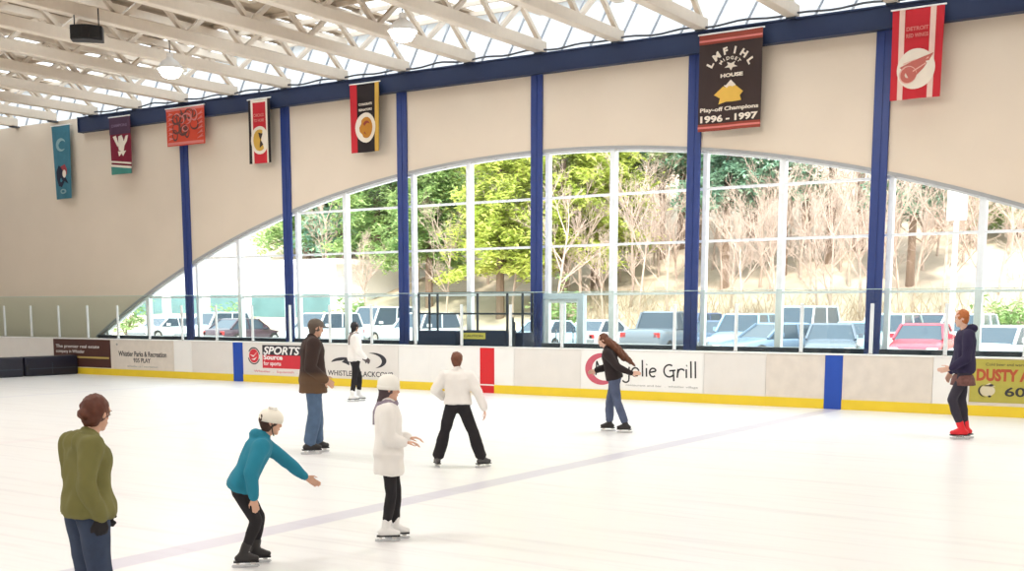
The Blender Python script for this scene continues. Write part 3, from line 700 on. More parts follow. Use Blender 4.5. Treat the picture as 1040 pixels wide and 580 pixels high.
# ------------------------------------------------------------------ black foam pads on the ice
for k, (y0, y1) in enumerate(((20.52, 22.28), (18.70, 20.48))):
    t = thing('foam_pad', ['black vinyl foam divider pad on the ice, butting against the boards', 'black vinyl foam divider pad on the ice at the left frame edge'][k], 'pad', (-30.28, (y0+y1)/2, 0.0), 0, 'black divider pads')
    h = (y1-y0)/2; bm = nb(); box(bm, -0.18, 0.18, -h, h, 0.0, 0.56); bevel(bm, 0.05, 3); from_bm('cushion', bm, m_pad, t, smooth=False)
    bm = nb(); box(bm, 0.18, 0.187, -h+0.08, h-0.08, 0.20, 0.225); box(bm, 0.18, 0.187, -0.01, 0.01, 0.05, 0.38); from_bm('seam_strip', bm, m_dark, t)
    bm = nb(); box(bm, 0.18, 0.20, -h+0.02, -h+0.10, 0.12, 0.32); from_bm('strap', bm, m_black, t)

# ------------------------------------------------------------------ people
m_skin = mat('skin', (0.62, 0.36, 0.25), 0.55, var=0.05, scale=20); m_skin2 = mat('skin_light', (0.70, 0.44, 0.33), 0.55, var=0.05, scale=20)
def V3(*p): return Vector(p)
def hand(bm, w, d, n, k, curl=0.5, grow=0.0):
    """palm and five fingers; w wrist, d pointing direction, n palm normal, k hand length"""
    d = Vector(d).normalized(); n = Vector(n); n = (n - d*n.dot(d)).normalized(); s = d.cross(n)
    g = grow
    for i, o in enumerate((-0.155, -0.05, 0.055, 0.155)):
        root = w + d*(k*0.06) + s*(k*o*0.6); kn = w + d*(k*(0.47, 0.50, 0.49, 0.44)[i]) + s*(k*o)
        capsule(bm, root, kn, k*0.075+g, k*0.062+g, 8, 2)
        a1 = curl*0.9+0.1*i*0.3; L1 = k*(0.25, 0.28, 0.26, 0.21)[i]; L2 = k*(0.22, 0.25, 0.23, 0.18)[i]
        d1 = d*cos(a1)+n*sin(a1); m1 = kn + d1*L1 + s*(k*o*0.12); d2 = d*cos(a1*2.1)+n*sin(a1*2.1)
        capsule(bm, kn, m1, k*0.053+g, k*0.047+g, 8, 2); capsule(bm, m1, m1 + d2*L2, k*0.047+g, k*0.038+g, 8, 2)
    t0 = w + d*(k*0.12) - s*(k*0.14); t1 = w + d*(k*0.36) - s*(k*0.30) + n*(k*0.10); t2 = t1 + (d*0.85+n*0.4-s*0.1).normalized()*(k*0.22)
    capsule(bm, t0, t1, k*0.07+g, k*0.055+g, 8, 2); capsule(bm, t1, t2, k*0.053+g, k*0.042+g, 8, 2)
def limb(bm, a, b, c, ra, rb, rc, bulge=0.12, n=12):
    a, b, c = Vector(a), Vector(b), Vector(c)
    capsule(bm, a, b, ra, rb, n, 4)
    m = b + (c-b)*0.32
    capsule(bm, b, m, rb, rb*(1+bulge*0.35), n, 3); capsule(bm, m, c, rb*(1+bulge*0.35), rc, n, 4)
def torso(bm, J, s, grow=0.0, lo=-0.02, hi=1.0, hem=0.0, bellyf=0.0):
    pel, nk = J['pel'], J['neck']; ax = nk-pel
    lat_h = (J['hipL']-J['hipR']).normalized(); lat_s = (J['shL']-J['shR']).normalized(); sw = (J['shL']-J['shR']).length/2
    prof = [(-0.10, 0.125, 0.095), (0.0, 0.165, 0.112), (0.14, 0.158, 0.108), (0.34, 0.138, 0.100), (0.55, 0.155, 0.108), (0.74, 0.168, 0.112), (0.86, 0.150, 0.095), (0.95, 0.085, 0.070), (1.0, 0.055, 0.055)]
    rs = []
    ts = [p[0] for p in prof if p[0] > lo]; ts = [lo]+ts
    for t in ts:
        if t > hi+1e-6: break
        for (p0, p1) in zip(prof, prof[1:]):
            if p0[0] <= t <= p1[0]: break
        else: p0, p1 = prof[0], prof[1]
        u = max(0, min(1, (t-p0[0])/(p1[0]-p0[0]))); a = p0[1]+(p1[1]-p0[1])*u; b = p0[2]+(p1[2]-p0[2])*u
        lat = lat_h.lerp(lat_s, max(0, min(1, t))).normalized(); f = ax.normalized().cross(lat)*-1
        k = hem*max(0, (0.55-t))/(0.55-lo)
        rs.append(ring(bm, pel+ax*t, lat, f, a*s+grow+k, b*s+grow+k, 20, 0.85))
    loft(bm, rs)
    if hi < 0.9: return
    mid = (J['shL']+J['shR'])/2
    for q in ('shL', 'shR'): capsule(bm, mid*0.6+J[q]*0.4 , J[q]*0.96+mid*0.04, 0.075*s+grow*0.9, 0.055*s+grow*0.8, 12, 4)
def head_shape(bm, c, ff, ll, uu, hs):
    ellipsoid(bm, c + uu*(0.11*hs) - ff*(0.03*hs), (ff, ll, uu), (0.385*hs, 0.315*hs, 0.385*hs), 20, 14)
    ellipsoid(bm, c - uu*(0.20*hs) + ff*(0.10*hs), (ff, ll, uu), (0.245*hs, 0.225*hs, 0.27*hs), 16, 12)
    ellipsoid(bm, c - uu*(0.38*hs) + ff*(0.24*hs), (ff, ll, uu), (0.09*hs, 0.10*hs, 0.08*hs), 10, 8)     # chin
    capsule(bm, c + ff*(0.33*hs) + uu*(0.05*hs), c + ff*(0.385*hs) - uu*(0.10*hs), 0.033*hs, 0.046*hs, 8, 3)  # nose
    capsule(bm, c + ff*(0.31*hs) + uu*(0.12*hs) + ll*(0.13*hs), c + ff*(0.31*hs) + uu*(0.12*hs) - ll*(0.13*hs), 0.05*hs, 0.05*hs, 8, 3)  # brow
    capsule(bm, c + ff*(0.315*hs) - uu*(0.225*hs) + ll*(0.06*hs), c + ff*(0.315*hs) - uu*(0.225*hs) - ll*(0.06*hs), 0.035*hs, 0.035*hs, 8, 3)  # lips
    for q in (1, -1): ellipsoid(bm, c + ll*(q*0.325*hs) - ff*(0.02*hs), (ff, ll, uu), (0.07*hs, 0.03*hs, 0.12*hs), 10, 8)
def face(parent, c, ff, ll, uu, hs):
    me = mat('eye_white', (0.8, 0.8, 0.78), 0.3); mi = mat('eye_dark', (0.03, 0.02, 0.015), 0.3)
    for q in (1, -1):
        bm = nb(); p = c + ff*(0.335*hs) + ll*(q*0.13*hs) + uu*(0.02*hs)
        ellipsoid(bm, p, (ff, ll, uu), (0.032*hs, 0.055*hs, 0.033*hs), 10, 6)
        e = from_bm('eye', bm, me, parent, smooth=True)
        bm = nb(); ellipsoid(bm, p + ff*(0.022*hs), (ff, ll, uu), (0.015*hs, 0.024*hs, 0.026*hs), 8, 6); from_bm('iris', bm, mi, e, smooth=True)
        bm = nb(); capsule(bm, c + ff*(0.352*hs) + ll*(q*0.08*hs) + uu*(0.115*hs), c + ff*(0.33*hs) + ll*(q*0.2*hs) + uu*(0.12*hs), 0.014*hs, 0.01*hs, 6, 2)
        from_bm('eyebrow', bm, mat('brow_brown', (0.08, 0.04, 0.02), 0.8), parent)
    bm = nb(); capsule(bm, c + ff*(0.345*hs) - uu*(0.225*hs) + ll*(0.07*hs), c + ff*(0.345*hs) - uu*(0.225*hs) - ll*(0.07*hs), 0.018*hs, 0.018*hs, 6, 2)
    from_bm('mouth', bm, mat('lip_red', (0.42, 0.13, 0.11), 0.5), parent, smooth=True)
def skate(parent, an, toe, s, m, zlift=0.0, lift_w=True, knee=None):
    toe = Vector((toe[0], toe[1], 0)).normalized(); side = Vector((0, 0, 1)).cross(toe); upv = Vector((0, 0, 1))
    base = Vector((an.x, an.y, an.z - 0.075*s)); bl = 0.145*s
    bm = nb(); shaft = ((knee-an).normalized() if knee is not None else upv)
    capsule(bm, an + shaft*(0.10*s), an, 0.053*s, 0.046*s, 14, 4)
    capsule(bm, an, base - toe*(0.045*s) + upv*(0.038*s), 0.045*s, 0.038*s, 12, 4)
    capsule(bm, base - toe*(0.05*s) + upv*(0.036*s), base + toe*(0.13*s) + upv*(0.033*s), 0.038*s, 0.032*s, 12, 4)
    capsule(bm, an + toe*(0.01*s), base + toe*(0.10*s) + upv*(0.04*s), 0.043*s, 0.034*s, 12, 4)
    sk = remeshed('skate', bm, 0.008, m, parent, 3)
    bm = nb(); z0 = base.z - 0.012*s
    pr = [(-0.10, 0.012), (0.15, 0.012), (0.16, -0.0), (-0.11, -0.0)]
    def prism(bm, pts, hw):
        r = [[bm.verts.new(base + toe*(p*s) + upv*(q*s) + side*(hw*t)) for p, q in pts] for t in (-1, 1)]
        loft(bm, r)
    prism(bm, [(-0.095, 0.008), (0.158, 0.008), (0.158, -0.006), (-0.095, -0.006)], 0.030*s)
    from_bm('sole', bm, m_black, sk)
    bm = nb(); prism(bm, [(-0.075, -0.004), (-0.03, -0.004), (-0.04, -0.034), (-0.065, -0.034)], 0.012*s); prism(bm, [(0.07, -0.004), (0.13, -0.004), (0.115, -0.034), (0.08, -0.034)], 0.012*s)
    from_bm('blade_holder', bm, m_white, sk)
    bm = nb(); prism(bm, [(-0.11, -0.030), (0.15, -0.030), (0.165, -0.045), (0.14, -0.062), (-0.10, -0.062), (-0.115, -0.05)], 0.0035)
    from_bm('blade', bm, m_steel, sk)
    bm = nb()
    for i in range(5):
        p = an + toe*(0.045*s+0.016*s*i) + upv*(0.05*s-0.026*s*i)
        tube(bm, [p - side*(0.02*s), p + toe*(0.004*s)+upv*(0.004*s), p + side*(0.02*s)], 0.0035*s, 5)
    from_bm('laces', bm, m_white, sk)
    return sk
SKH = 0.135   # ankle height over the ice in a skate, for s = 1
def person(label, loc, heading, J, H, cfg, group='skaters on the ice'):
    s = H/1.72; J = {k: Vector(v) for k, v in J.items()}
    t = thing('person', label, 'person', (loc[0], loc[1], 0), heading, group)
    hs = cfg.get('hs', 0.135*H); c = J['head']; ff = J.get('face', Vector((1, 0, 0))).normalized()
    uu = J.get('up', (c-J['neck'])).normalized(); uu = (Vector((0, 0, 1))*0.6+uu*0.4).normalized(); ll = uu.cross(ff).normalized(); ff = ll.cross(uu).normalized()
    vx = cfg.get('voxel', 0.0065)
    # one continuous body
    bm = nb(); torso(bm, J, s)
    capsule(bm, J['neck'] - (J['neck']-J['pel']).normalized()*0.03*s, c - uu*(0.18*hs) - ff*(0.03*hs), 0.056*s, 0.05*s, 12, 4)
    head_shape(bm, c, ff, ll, uu, hs)
    for q in 'LR':
        limb(bm, J['sh'+q], J['el'+q], J['wr'+q], 0.048*s, 0.038*s, 0.026*s)
        hd = J.get('ha'+q, (J['wr'+q]-J['el'+q])); pn = J.get('pn'+q, Vector((0, -1 if q == 'L' else 1, 0)))
        hand(bm, J['wr'+q], hd, pn, 0.108*H, cfg.get('curl'+q, 0.45))
        limb(bm, J['hip'+q], J['kn'+q], J['an'+q], 0.074*s, 0.046*s, 0.030*s, 0.10)
        toe = J.get('toe'+q, Vector((1, 0, 0)))
        capsule(bm, J['an'+q], J['an'+q] + Vector((toe[0], toe[1], 0)).normalized()*0.10*s - Vector((0, 0, 0.045*s)), 0.032*s, 0.024*s, 10, 3)
    body = remeshed('body', bm, vx, cfg.get('skin', m_skin), t, 3)
    face(t, c, ff, ll, uu, hs)
    # trousers
    g = cfg.get('leg_grow', 0.012)
    bm = nb(); torso(bm, J, s, g, -0.10, 0.34)
    for q in 'LR':
        a, b, e = J['hip'+q], J['kn'+q], J['an'+q]; e2 = b + (e-b)*cfg.get('leg_end', 0.86)
        flare = cfg.get('flare', 0.0)
        capsule(bm, a, b, 0.088*s+g, 0.060*s+g, 14, 4); capsule(bm, b, b+(e2-b)*0.4, 0.060*s+g, 0.058*s+g+flare*0.4, 14, 3); capsule(bm, b+(e2-b)*0.4, e2, 0.058*s+g+flare*0.4, 0.040*s+g+flare, 14, 1)
    remeshed('trousers', bm, 0.012, cfg['trousers'], t, 4, 0.008, 11, cfg.get('seed', 1))
    # jacket
    g = cfg.get('coat_grow', 0.025)
    bm = nb(); torso(bm, J, s, g, cfg.get('hem_t', -0.05), 0.95, cfg.get('hem', 0.0))
    for q in 'LR':
        a, b, e = J['sh'+q], J['el'+q], J['wr'+q]
        capsule(bm, a, b, 0.055*s+g, 0.042*s+g*0.9, 14, 4); capsule(bm, b, b+(e-b)*0.94, 0.042*s+g*0.9, 0.031*s+g*0.75, 14, 2)
    capsule(bm, J['neck'] - (J['neck']-J['pel'])*0.10, J['neck'] + uu*0.01, 0.075*s+g*0.4, 0.064*s+g*0.2, 14, 2)
    if cfg.get('hood'):
        hd = J['neck'] - ff*(0.08*s) + uu*(0.0*s); ellipsoid(bm, hd, (ff, ll, uu), (0.08*s, 0.12*s, 0.065*s), 14, 8)
    jk = remeshed(cfg.get('coat_name', 'jacket'), bm, 0.012, cfg['coat'], t, 4, cfg.get('fold', 0.012), 8, cfg.get('seed', 1)+3)
    if cfg.get('collar'):
        bm = nb(); rs = [ring(bm, J['neck']+uu*z, ff, ll, r_*s, r_*s, 16) for z, r_ in ((-0.03, 0.085), (0.02, 0.078), (0.035, 0.066))]; loft(bm, rs); from_bm('collar', bm, cfg['collar'], jk, smooth=True)
    if cfg.get('scarf'):
        bm = nb(); pts = [J['neck'] + (ff*cos(a_)+ll*sin(a_))*(0.085*s) + uu*0.012*sin(a_*3) for a_ in [i*2*pi/14 for i in range(15)]]; tube(bm, pts, 0.032*s, 8)
        e0 = J['neck']-ff*0.09*s; tube(bm, [e0, e0-Vector((0.04, 0, 0.10))*s, e0-Vector((0.05, 0.01, 0.24))*s], [0.03*s, 0.034*s, 0.028*s], 8)
        from_bm('scarf', bm, cfg['scarf'], t, smooth=True)
    # gloves
    if cfg.get('gloves'):
        for q in 'LR':
            hd = J.get('ha'+q, (J['wr'+q]-J['el'+q])); pn = J.get('pn'+q, Vector((0, -1 if q == 'L' else 1, 0))); bm = nb()
            hand(bm, J['wr'+q], hd, pn, 0.112*H, cfg.get('curl'+q, 0.45), 0.0045); capsule(bm, J['wr'+q] + (J['el'+q]-J['wr'+q]).normalized()*0.05*s, J['wr'+q], 0.036*s+0.004, 0.034*s, 12, 2)
            remeshed('glove', bm, 0.006, cfg['gloves'], t, 2)
    # hair
    if cfg.get('hair'):
        bm = nb(); ellipsoid(bm, c - ff*(0.085*hs) + uu*(0.125*hs), (ff, ll, uu), (0.40*hs, 0.365*hs, 0.41*hs), 20, 14)
        ellipsoid(bm, c - ff*(0.16*hs) - uu*(0.10*hs), (ff, ll, uu), (0.24*hs, 0.31*hs, 0.32*hs), 16, 10)
        for (a_, b_, ra, rb) in cfg.get('hair_extra', []):
            capsule(bm, c + ff*(a_[0]*hs) + ll*(a_[1]*hs) + uu*(a_[2]*hs), c + ff*(b_[0]*hs) + ll*(b_[1]*hs) + uu*(b_[2]*hs), ra*hs, rb*hs, 12, 3)
        remeshed('hair', bm, 0.009, cfg['hair'], t, 2, 0.010, 30, 2)
    if cfg.get('hat'):
        kind, mm = cfg['hat']; bm = nb()
        if kind == 'helmet':
            rs = [ring(bm, c + uu*(z*hs) - ff*(0.03*hs), ff, ll, a_*hs, b_*hs, 22) for z, a_, b_ in ((0.0, 0.44, 0.39), (0.12, 0.475, 0.415), (0.26, 0.46, 0.40), (0.40, 0.38, 0.33), (0.50, 0.24, 0.20), (0.545, 0.08, 0.07))]
            loft(bm, rs); hm = from_bm('helmet', bm, mm, t, smooth=True)
            bm = nb(); tube(bm, [c + ll*(0.36*hs) + uu*(0.02*hs), c + ll*(0.25*hs) - uu*(0.36*hs) + ff*0.1*hs, c - uu*(0.50*hs) + ff*0.17*hs, c - ll*(0.25*hs) - uu*(0.36*hs) + ff*0.1*hs, c - ll*(0.36*hs) + uu*(0.02*hs)], 0.02*hs, 6)
            from_bm('chin_strap', bm, m_black, hm)
            bm = nb()
            for l_ in (-0.2, 0.0, 0.2): bar(bm, c + uu*(0.555*hs-abs(l_)*0.22*hs) + ll*(l_*hs) - ff*0.2*hs, c + uu*(0.555*hs-abs(l_)*0.22*hs) + ll*(l_*hs) + ff*0.14*hs, 0.035*hs, 0.03*hs)
            from_bm('vent_ridge', bm, m_board2, hm)
        elif kind == 'knit':
            rs = [ring(bm, c + uu*(z*hs) - ff*(0.05*hs), ff, ll, a_*hs, b_*hs, 22) for z, a_, b_ in ((0.02, 0.41, 0.37), (0.16, 0.455, 0.40), (0.34, 0.45, 0.39), (0.50, 0.36, 0.31), (0.60, 0.2, 0.18), (0.63, 0.05, 0.05))]
            loft(bm, rs); hm = from_bm('knitted_hat', bm, mm, t, smooth=True)
            bm = nb(); rs = [ring(bm, c + uu*(z*hs) - ff*(0.05*hs), ff, ll, a_*hs, b_*hs, 22) for z, a_, b_ in ((-0.01, 0.425, 0.385), (0.0, 0.455, 0.41), (0.13, 0.475, 0.42), (0.15, 0.45, 0.40))]; loft(bm, rs); from_bm('hat_brim', bm, mm, hm, smooth=True)
        else:
            rs = [ring(bm, c + uu*(z*hs) - ff*(0.04*hs), ff, ll, a_*hs, b_*hs, 22) for z, a_, b_ in ((0.13, 0.41, 0.36), (0.22, 0.425, 0.37), (0.36, 0.40, 0.34), (0.47, 0.28, 0.25), (0.52, 0.08, 0.08))]
            loft(bm, rs); hm = from_bm('cap', bm, mm, t, smooth=True)
            bm = nb(); ellipsoid(bm, c + uu*(0.15*hs) + ff*(0.44*hs), (ff, ll, uu), (0.24*hs, 0.24*hs, 0.03*hs), 16, 6); from_bm('visor', bm, mm, hm, smooth=True)
    for q in 'LR': skate(t, J['an'+q], J.get('toe'+q, (1, 0, 0)), s, cfg['skates'], knee=J['kn'+q])
    return t

def head_dir(a_right, b_fwd):
    f = Vector((fwd.x, fwd.y, 0)).normalized(); d = rt*a_right + f*b_fwd
    return math.atan2(d.y, d.x)
def stand(H, lean=0.0, **over):
    s = H/1.72; z = SKH*s; J = {}
    # local frame: x forward, y left, z up
    hz = 0.93*s; J['pel'] = (0, 0, hz+0.03*s); J['hipL'] = (0, 0.088*s, hz-0.02*s); J['hipR'] = (0, -0.088*s, hz-0.02*s)
    J['neck'] = (lean*0.5*s, 0, 1.50*s); J['head'] = (lean*0.6*s+0.02*s, 0, 1.645*s)
    J['shL'] = (lean*0.45*s, 0.18*s, 1.425*s); J['shR'] = (lean*0.45*s, -0.18*s, 1.425*s)
    J['elL'] = (-0.02*s, 0.24*s, 1.14*s); J['elR'] = (-0.02*s, -0.24*s, 1.14*s); J['wrL'] = (0.06*s, 0.26*s, 0.90*s); J['wrR'] = (0.06*s, -0.26*s, 0.90*s)
    J['knL'] = (0.03*s, 0.095*s, 0.53*s); J['knR'] = (0.03*s, -0.095*s, 0.53*s); J['anL'] = (-0.02*s, 0.10*s, SKH*s); J['anR'] = (-0.02*s, -0.10*s, SKH*s)
    for k, v in over.items(): J[k] = v
    return J
m_jean = mat('dark_denim', (0.030, 0.045, 0.085), 0.85, var=0.25, scale=14); m_jean2 = mat('blue_denim', (0.075, 0.125, 0.21), 0.85, var=0.3, scale=10)
m_blackc = mat('black_fabric', (0.014, 0.012, 0.014), 0.85, var=0.2); m_whitec = mat('white_fabric', (0.80, 0.77, 0.73), 0.85, var=0.04)
m_bskate = mat('black_skate_leather', (0.025, 0.022, 0.022), 0.45); m_wskate = mat('white_skate_leather', (0.80, 0.79, 0.77), 0.4)

# 1 girl in olive sweatshirt, near left
px = 0.0
p = on_y(84, 500, 4.9) ; 
dist_pt = lambda x, Z: (lambda d: Vector((d.x, d.y, 0))*(Z))(ray(x, 480))
def ground_at(x, pxm):
    """point on the ice whose depth gives pxm pixels per metre, on the bearing of image column x"""
    d = ray(x, CY); dep = F/pxm; k = dep/(d.dot(fwd)); return (d.x*k, d.y*k)
H1 = 1.44; s = H1/1.72
J = stand(H1)
J.update(dict(wrL=(0.14, 0.13, 0.80), elL=(0.01, 0.20, 0.98), haL=(0.25, 0, -1), wrR=(0.0, -0.17, 0.78), elR=(-0.09, -0.20, 0.98), haR=(0.15, 0.1, -1),
  head=(0.085, 0, 1.33), face=(1, 0.3, -0.05), shL=(0.0, 0.145, 1.17), shR=(-0.01, -0.145, 1.17), neck=(0.03, 0, 1.205)))
g = ground_at(86, 184)
person('girl in baggy olive sweatshirt with brown hair bun and black gloves', g, head_dir(0.72, 0.70), J, H1,
  dict(hs=0.205, coat=mat('olive_fabric', (0.155, 0.145, 0.045), 0.9, var=0.16, scale=6), coat_name='sweatshirt', coat_grow=0.022, hem_t=-0.09, hem=0.034, fold=0.022, trousers=m_jean, gloves=m_blackc, leg_grow=0.016,
  hair=mat('auburn_brown_hair', (0.10, 0.028, 0.014), 0.6, var=0.3, scale=30), hair_extra=[((-0.36, 0, -0.02), (-0.45, 0.0, -0.04), 0.17, 0.16)], skates=m_bskate, seed=2, curlL=0.7, curlR=0.7))
# 2 child in teal jacket leaning forward
H2 = 1.26; g = ground_at(254, 137)
J = stand(H2); J.update(dict(pel=(-0.075, 0, 0.60), hipL=(-0.07, 0.062, 0.565), hipR=(-0.07, -0.062, 0.565), neck=(0.115, 0, 0.975), head=(0.165, 0.0, 1.075), shL=(0.105, 0.125, 0.905), shR=(0.085, -0.125, 0.905),
  elL=(0.26, 0.20, 0.765), wrL=(0.415, 0.18, 0.63), haL=(0.8, 0.0, -0.5), elR=(0.0, -0.19, 0.73), wrR=(0.02, -0.16, 0.535), haR=(0.15, 0.05, -1),
  knL=(0.06, 0.085, 0.36), knR=(0.035, -0.06, 0.35), anL=(0.02, 0.09, 0.10), anR=(-0.07, -0.06, 0.10), face=(1, 0, -0.25)))
person('child in teal jacket and white helmet leaning forward, one arm stretched over the ice', g, head_dir(0.97, 0.22), J, H2,
  dict(hs=0.195, coat=mat('teal_jacket', (0.012, 0.19, 0.28), 0.8, var=0.15), hem_t=-0.10, hem=0.005, fold=0.010, trousers=m_blackc, leg_grow=0.004, leg_end=0.95, hood=True, hair=mat('dark_brown_hair', (0.05, 0.02, 0.012), 0.6), hat=('helmet', mat('cream_white_helmet', (0.80, 0.76, 0.66), 0.4)), skates=m_bskate, coat_grow=0.022, seed=5))
# 3 child in long white coat
H3 = 1.31; g = ground_at(395, 123)
J = stand(H3); s = H3/1.72
J.update(dict(elL=(0.03, 0.16, 0.86), wrL=(0.165, 0.12, 0.84), haL=(1, -0.2, 0.05), pnL=(0, 0, -1), elR=(0.0, -0.17, 0.87), wrR=(0.13, -0.13, 0.83), haR=(1, 0.2, 0), pnR=(0, 0, -1), anL=(0.045, 0.06, 0.102), anR=(-0.035, -0.055, 0.102), knL=(0.055, 0.062, 0.40), knR=(0.02, -0.062, 0.40), face=(1, 0, -0.15)))
person('child in long white coat and white knitted hat skating with both hands forward', g, head_dir(0.99, 0.1), J, H3,
  dict(hs=0.20, coat=m_whitec, coat_name='coat', hem_t=-0.42, hem=0.03, fold=0.012, trousers=m_blackc, leg_grow=0.004, leg_end=0.93, collar=m_whitec, scarf=mat('mauve_grey_knit', (0.27, 0.22, 0.27), 0.9), hair=mat('dark_ash_hair', (0.07, 0.045, 0.05), 0.6), hair_extra=[((-0.25, 0, -0.2), (-0.4, 0.0, -0.75), 0.2, 0.13)], hat=('knit', mat('white_knit', (0.82, 0.80, 0.74), 0.9)), skates=m_wskate, coat_grow=0.028, seed=9))
# 4 man in brown jacket
H4 = 1.74; g = ground_at(320, 76.0)
J = stand(H4); J.update(dict(elL=(-0.02, 0.25, 1.16), wrL=(0.17, 0.20, 1.00), elR=(-0.07, -0.25, 1.15), wrR=(0.13, -0.22, 0.99), anL=(0.05, 0.10, 0.137), anR=(-0.08, -0.10, 0.137), knL=(0.05, 0.10, 0.54), knR=(0.0, -0.10, 0.54), head=(0.06, 0, 1.655), face=(1, -0.05, -0.15)))
mb = bpy.data.materials.new('brown_lighter_below'); mb.use_nodes = True; nt = mb.node_tree; bs = nt.nodes['Principled BSDF']; tc = nt.nodes.new('ShaderNodeTexCoord'); sp = nt.nodes.new('ShaderNodeSeparateXYZ'); nt.links.new(tc.outputs['Object'], sp.inputs[0])
mr = nt.nodes.new('ShaderNodeMapRange'); mr.inputs['From Min'].default_value = 1.10; mr.inputs['From Max'].default_value = 1.02; nt.links.new(sp.outputs[2], mr.inputs['Value'])  # dark brown turns to lighter brown around waist height
mx = nt.nodes.new('ShaderNodeMix'); mx.data_type = 'RGBA'; mx.inputs[6].default_value = (0.030, 0.014, 0.010, 1); mx.inputs[7].default_value = (0.11, 0.060, 0.030, 1); nt.links.new(mr.outputs[0], mx.inputs[0]); nt.links.new(mx.outputs[2], bs.inputs['Base Color']); bs.inputs['Roughness'].default_value = 0.85
person('man in brown jacket with lighter lower half, cap and blue jeans standing on the ice', g, head_dir(0.96, 0.3), J, H4,
  dict(coat=mb, hem_t=-0.30, hem=0.045, fold=0.010, trousers=m_jean2, leg_grow=0.028, flare=0.015, leg_end=0.95, hair=mat('grey_brown_hair', (0.11, 0.08, 0.06), 0.7), hat=('cap', mat('grey_brown_tweed', (0.13, 0.105, 0.085), 0.9, var=0.3, scale=40)), skates=m_bskate, coat_grow=0.045, seed=12, voxel=0.007))
# 5 far skater in white jacket
H5 = 1.60; g = ground_at(362.5, 48.3)
J = stand(H5); J.update(dict(elL=(0.02, 0.22, 1.08), wrL=(0.19, 0.15, 0.93), elR=(0.0, -0.22, 1.07), wrR=(0.18, -0.17, 0.90), knL=(0.12, 0.08, 0.50), knR=(-0.04, -0.08, 0.50), anL=(0.10, 0.08, 0.126), anR=(-0.10, -0.08, 0.126), face=(0.9, 0.35, 0)))
person('far skater in white jacket and black trousers close to the boards beside the swoosh sign', g, head_dir(0.9, 0.45), J, H5,
  dict(coat=m_whitec, hem_t=-0.12, hem=0.015, trousers=m_blackc, leg_grow=0.006, gloves=mat('dark_grey_knit', (0.10, 0.08, 0.08), 0.9), scarf=mat('grey_brown_scarf', (0.22, 0.18, 0.17), 0.9), hair=mat('black_hair', (0.015, 0.012, 0.014), 0.6), hair_extra=[((-0.2, 0, -0.2), (-0.35, 0, -0.6), 0.2, 0.1)], skates=m_wskate, coat_grow=0.03, seed=15, voxel=0.008))
# 6 boy in white top, seen from behind
H6 = 1.33; g = ground_at(465, 83.3)
J = stand(H6); J.update(dict(pel=(0, 0, 0.74), hipL=(0, 0.07, 0.70), hipR=(0, -0.07, 0.70), neck=(0.03, 0.0, 1.125), head=(0.06, 0.01, 1.245), shL=(0.02, 0.145, 1.065), shR=(0.02, -0.145, 1.065),
  elL=(0.02, 0.26, 0.90), wrL=(0.15, 0.17, 0.80), haL=(0.5, -0.5, -0.3), elR=(-0.02, -0.245, 0.875), wrR=(0.0, -0.315, 0.685), haR=(0.1, -0.2, -1),
  knL=(0.05, 0.155, 0.42), knR=(0.03, -0.175, 0.42), anL=(-0.02, 0.235, 0.104), anR=(-0.03, -0.285, 0.104), toeL=(0.9, 0.35), toeR=(0.55, -0.8)))
person('boy in white top and black trousers seen from behind, skates planted wide apart', g, head_dir(0.05, 1.0), J, H6,
  dict(hs=0.19, coat=m_whitec, coat_name='top', hem_t=-0.02, hem=0.012, trousers=m_blackc, leg_grow=0.018, flare=0.022, leg_end=0.93, hair=mat('reddish_brown_hair', (0.15, 0.055, 0.028), 0.6, var=0.3, scale=30), skates=mat('grey_black_skate', (0.07, 0.065, 0.065), 0.45), coat_grow=0.032, seed=18, skin=m_skin2, voxel=0.0065)).scale = (1.035,)*3
# 7 girl with long hair, leaning
H7 = 1.55; g = ground_at(623, 64.5)
J = stand(H7); J.update(dict(pel=(0.0, 0, 0.84), hipL=(0.0, 0.08, 0.80), hipR=(0.0, -0.08, 0.80), neck=(0.12, 0, 1.30), head=(0.19, 0, 1.425), shL=(0.10, 0.16, 1.22), shR=(0.09, -0.16, 1.22),
  elL=(-0.08, 0.24, 1.02), wrL=(-0.28, 0.18, 0.93), haL=(-0.9, -0.1, 0.0), elR=(0.16, -0.22, 1.0), wrR=(0.30, -0.10, 0.95), haR=(0.8, 0.3, -0.2), knL=(-0.06, 0.10, 0.47), knR=(0.08, -0.08, 0.47), anL=(-0.20, 0.11, 0.122), anR=(0.08, -0.08, 0.122), face=(1, 0.2, 0)))
hx = [((-0.2, 0, 0.0), (-0.85, 0.05, -0.8), 0.34, 0.36), ((-0.85, 0.05, -0.8), (-1.65, 0.10, -1.9), 0.36, 0.20), ((-0.3, 0.25, -0.1), (-1.2, 0.3, -1.5), 0.25, 0.2), ((-0.3, -0.25, -0.1), (-1.3, -0.2, -1.7), 0.25, 0.18), ((-1.5, 0.1, -1.7), (-1.95, 0.1, -2.3), 0.2, 0.08)]
person('girl with long flying brown hair and blue jeans in front of the restaurant sign', g, head_dir(-0.97, 0.2), J, H7,
  dict(coat=mat('black_top', (0.02, 0.012, 0.012), 0.85), coat_name='top', hem_t=-0.05, hem=0.01, trousers=mat('grey_blue_denim', (0.075, 0.095, 0.16), 0.85, var=0.3, scale=10), leg_grow=0.012, flare=0.012, hair=mat('long_brown_hair', (0.13, 0.045, 0.02), 0.6, var=0.35, scale=30), hair_extra=hx, skates=m_bskate, coat_grow=0.024, seed=21, skin=m_skin2, voxel=0.008))
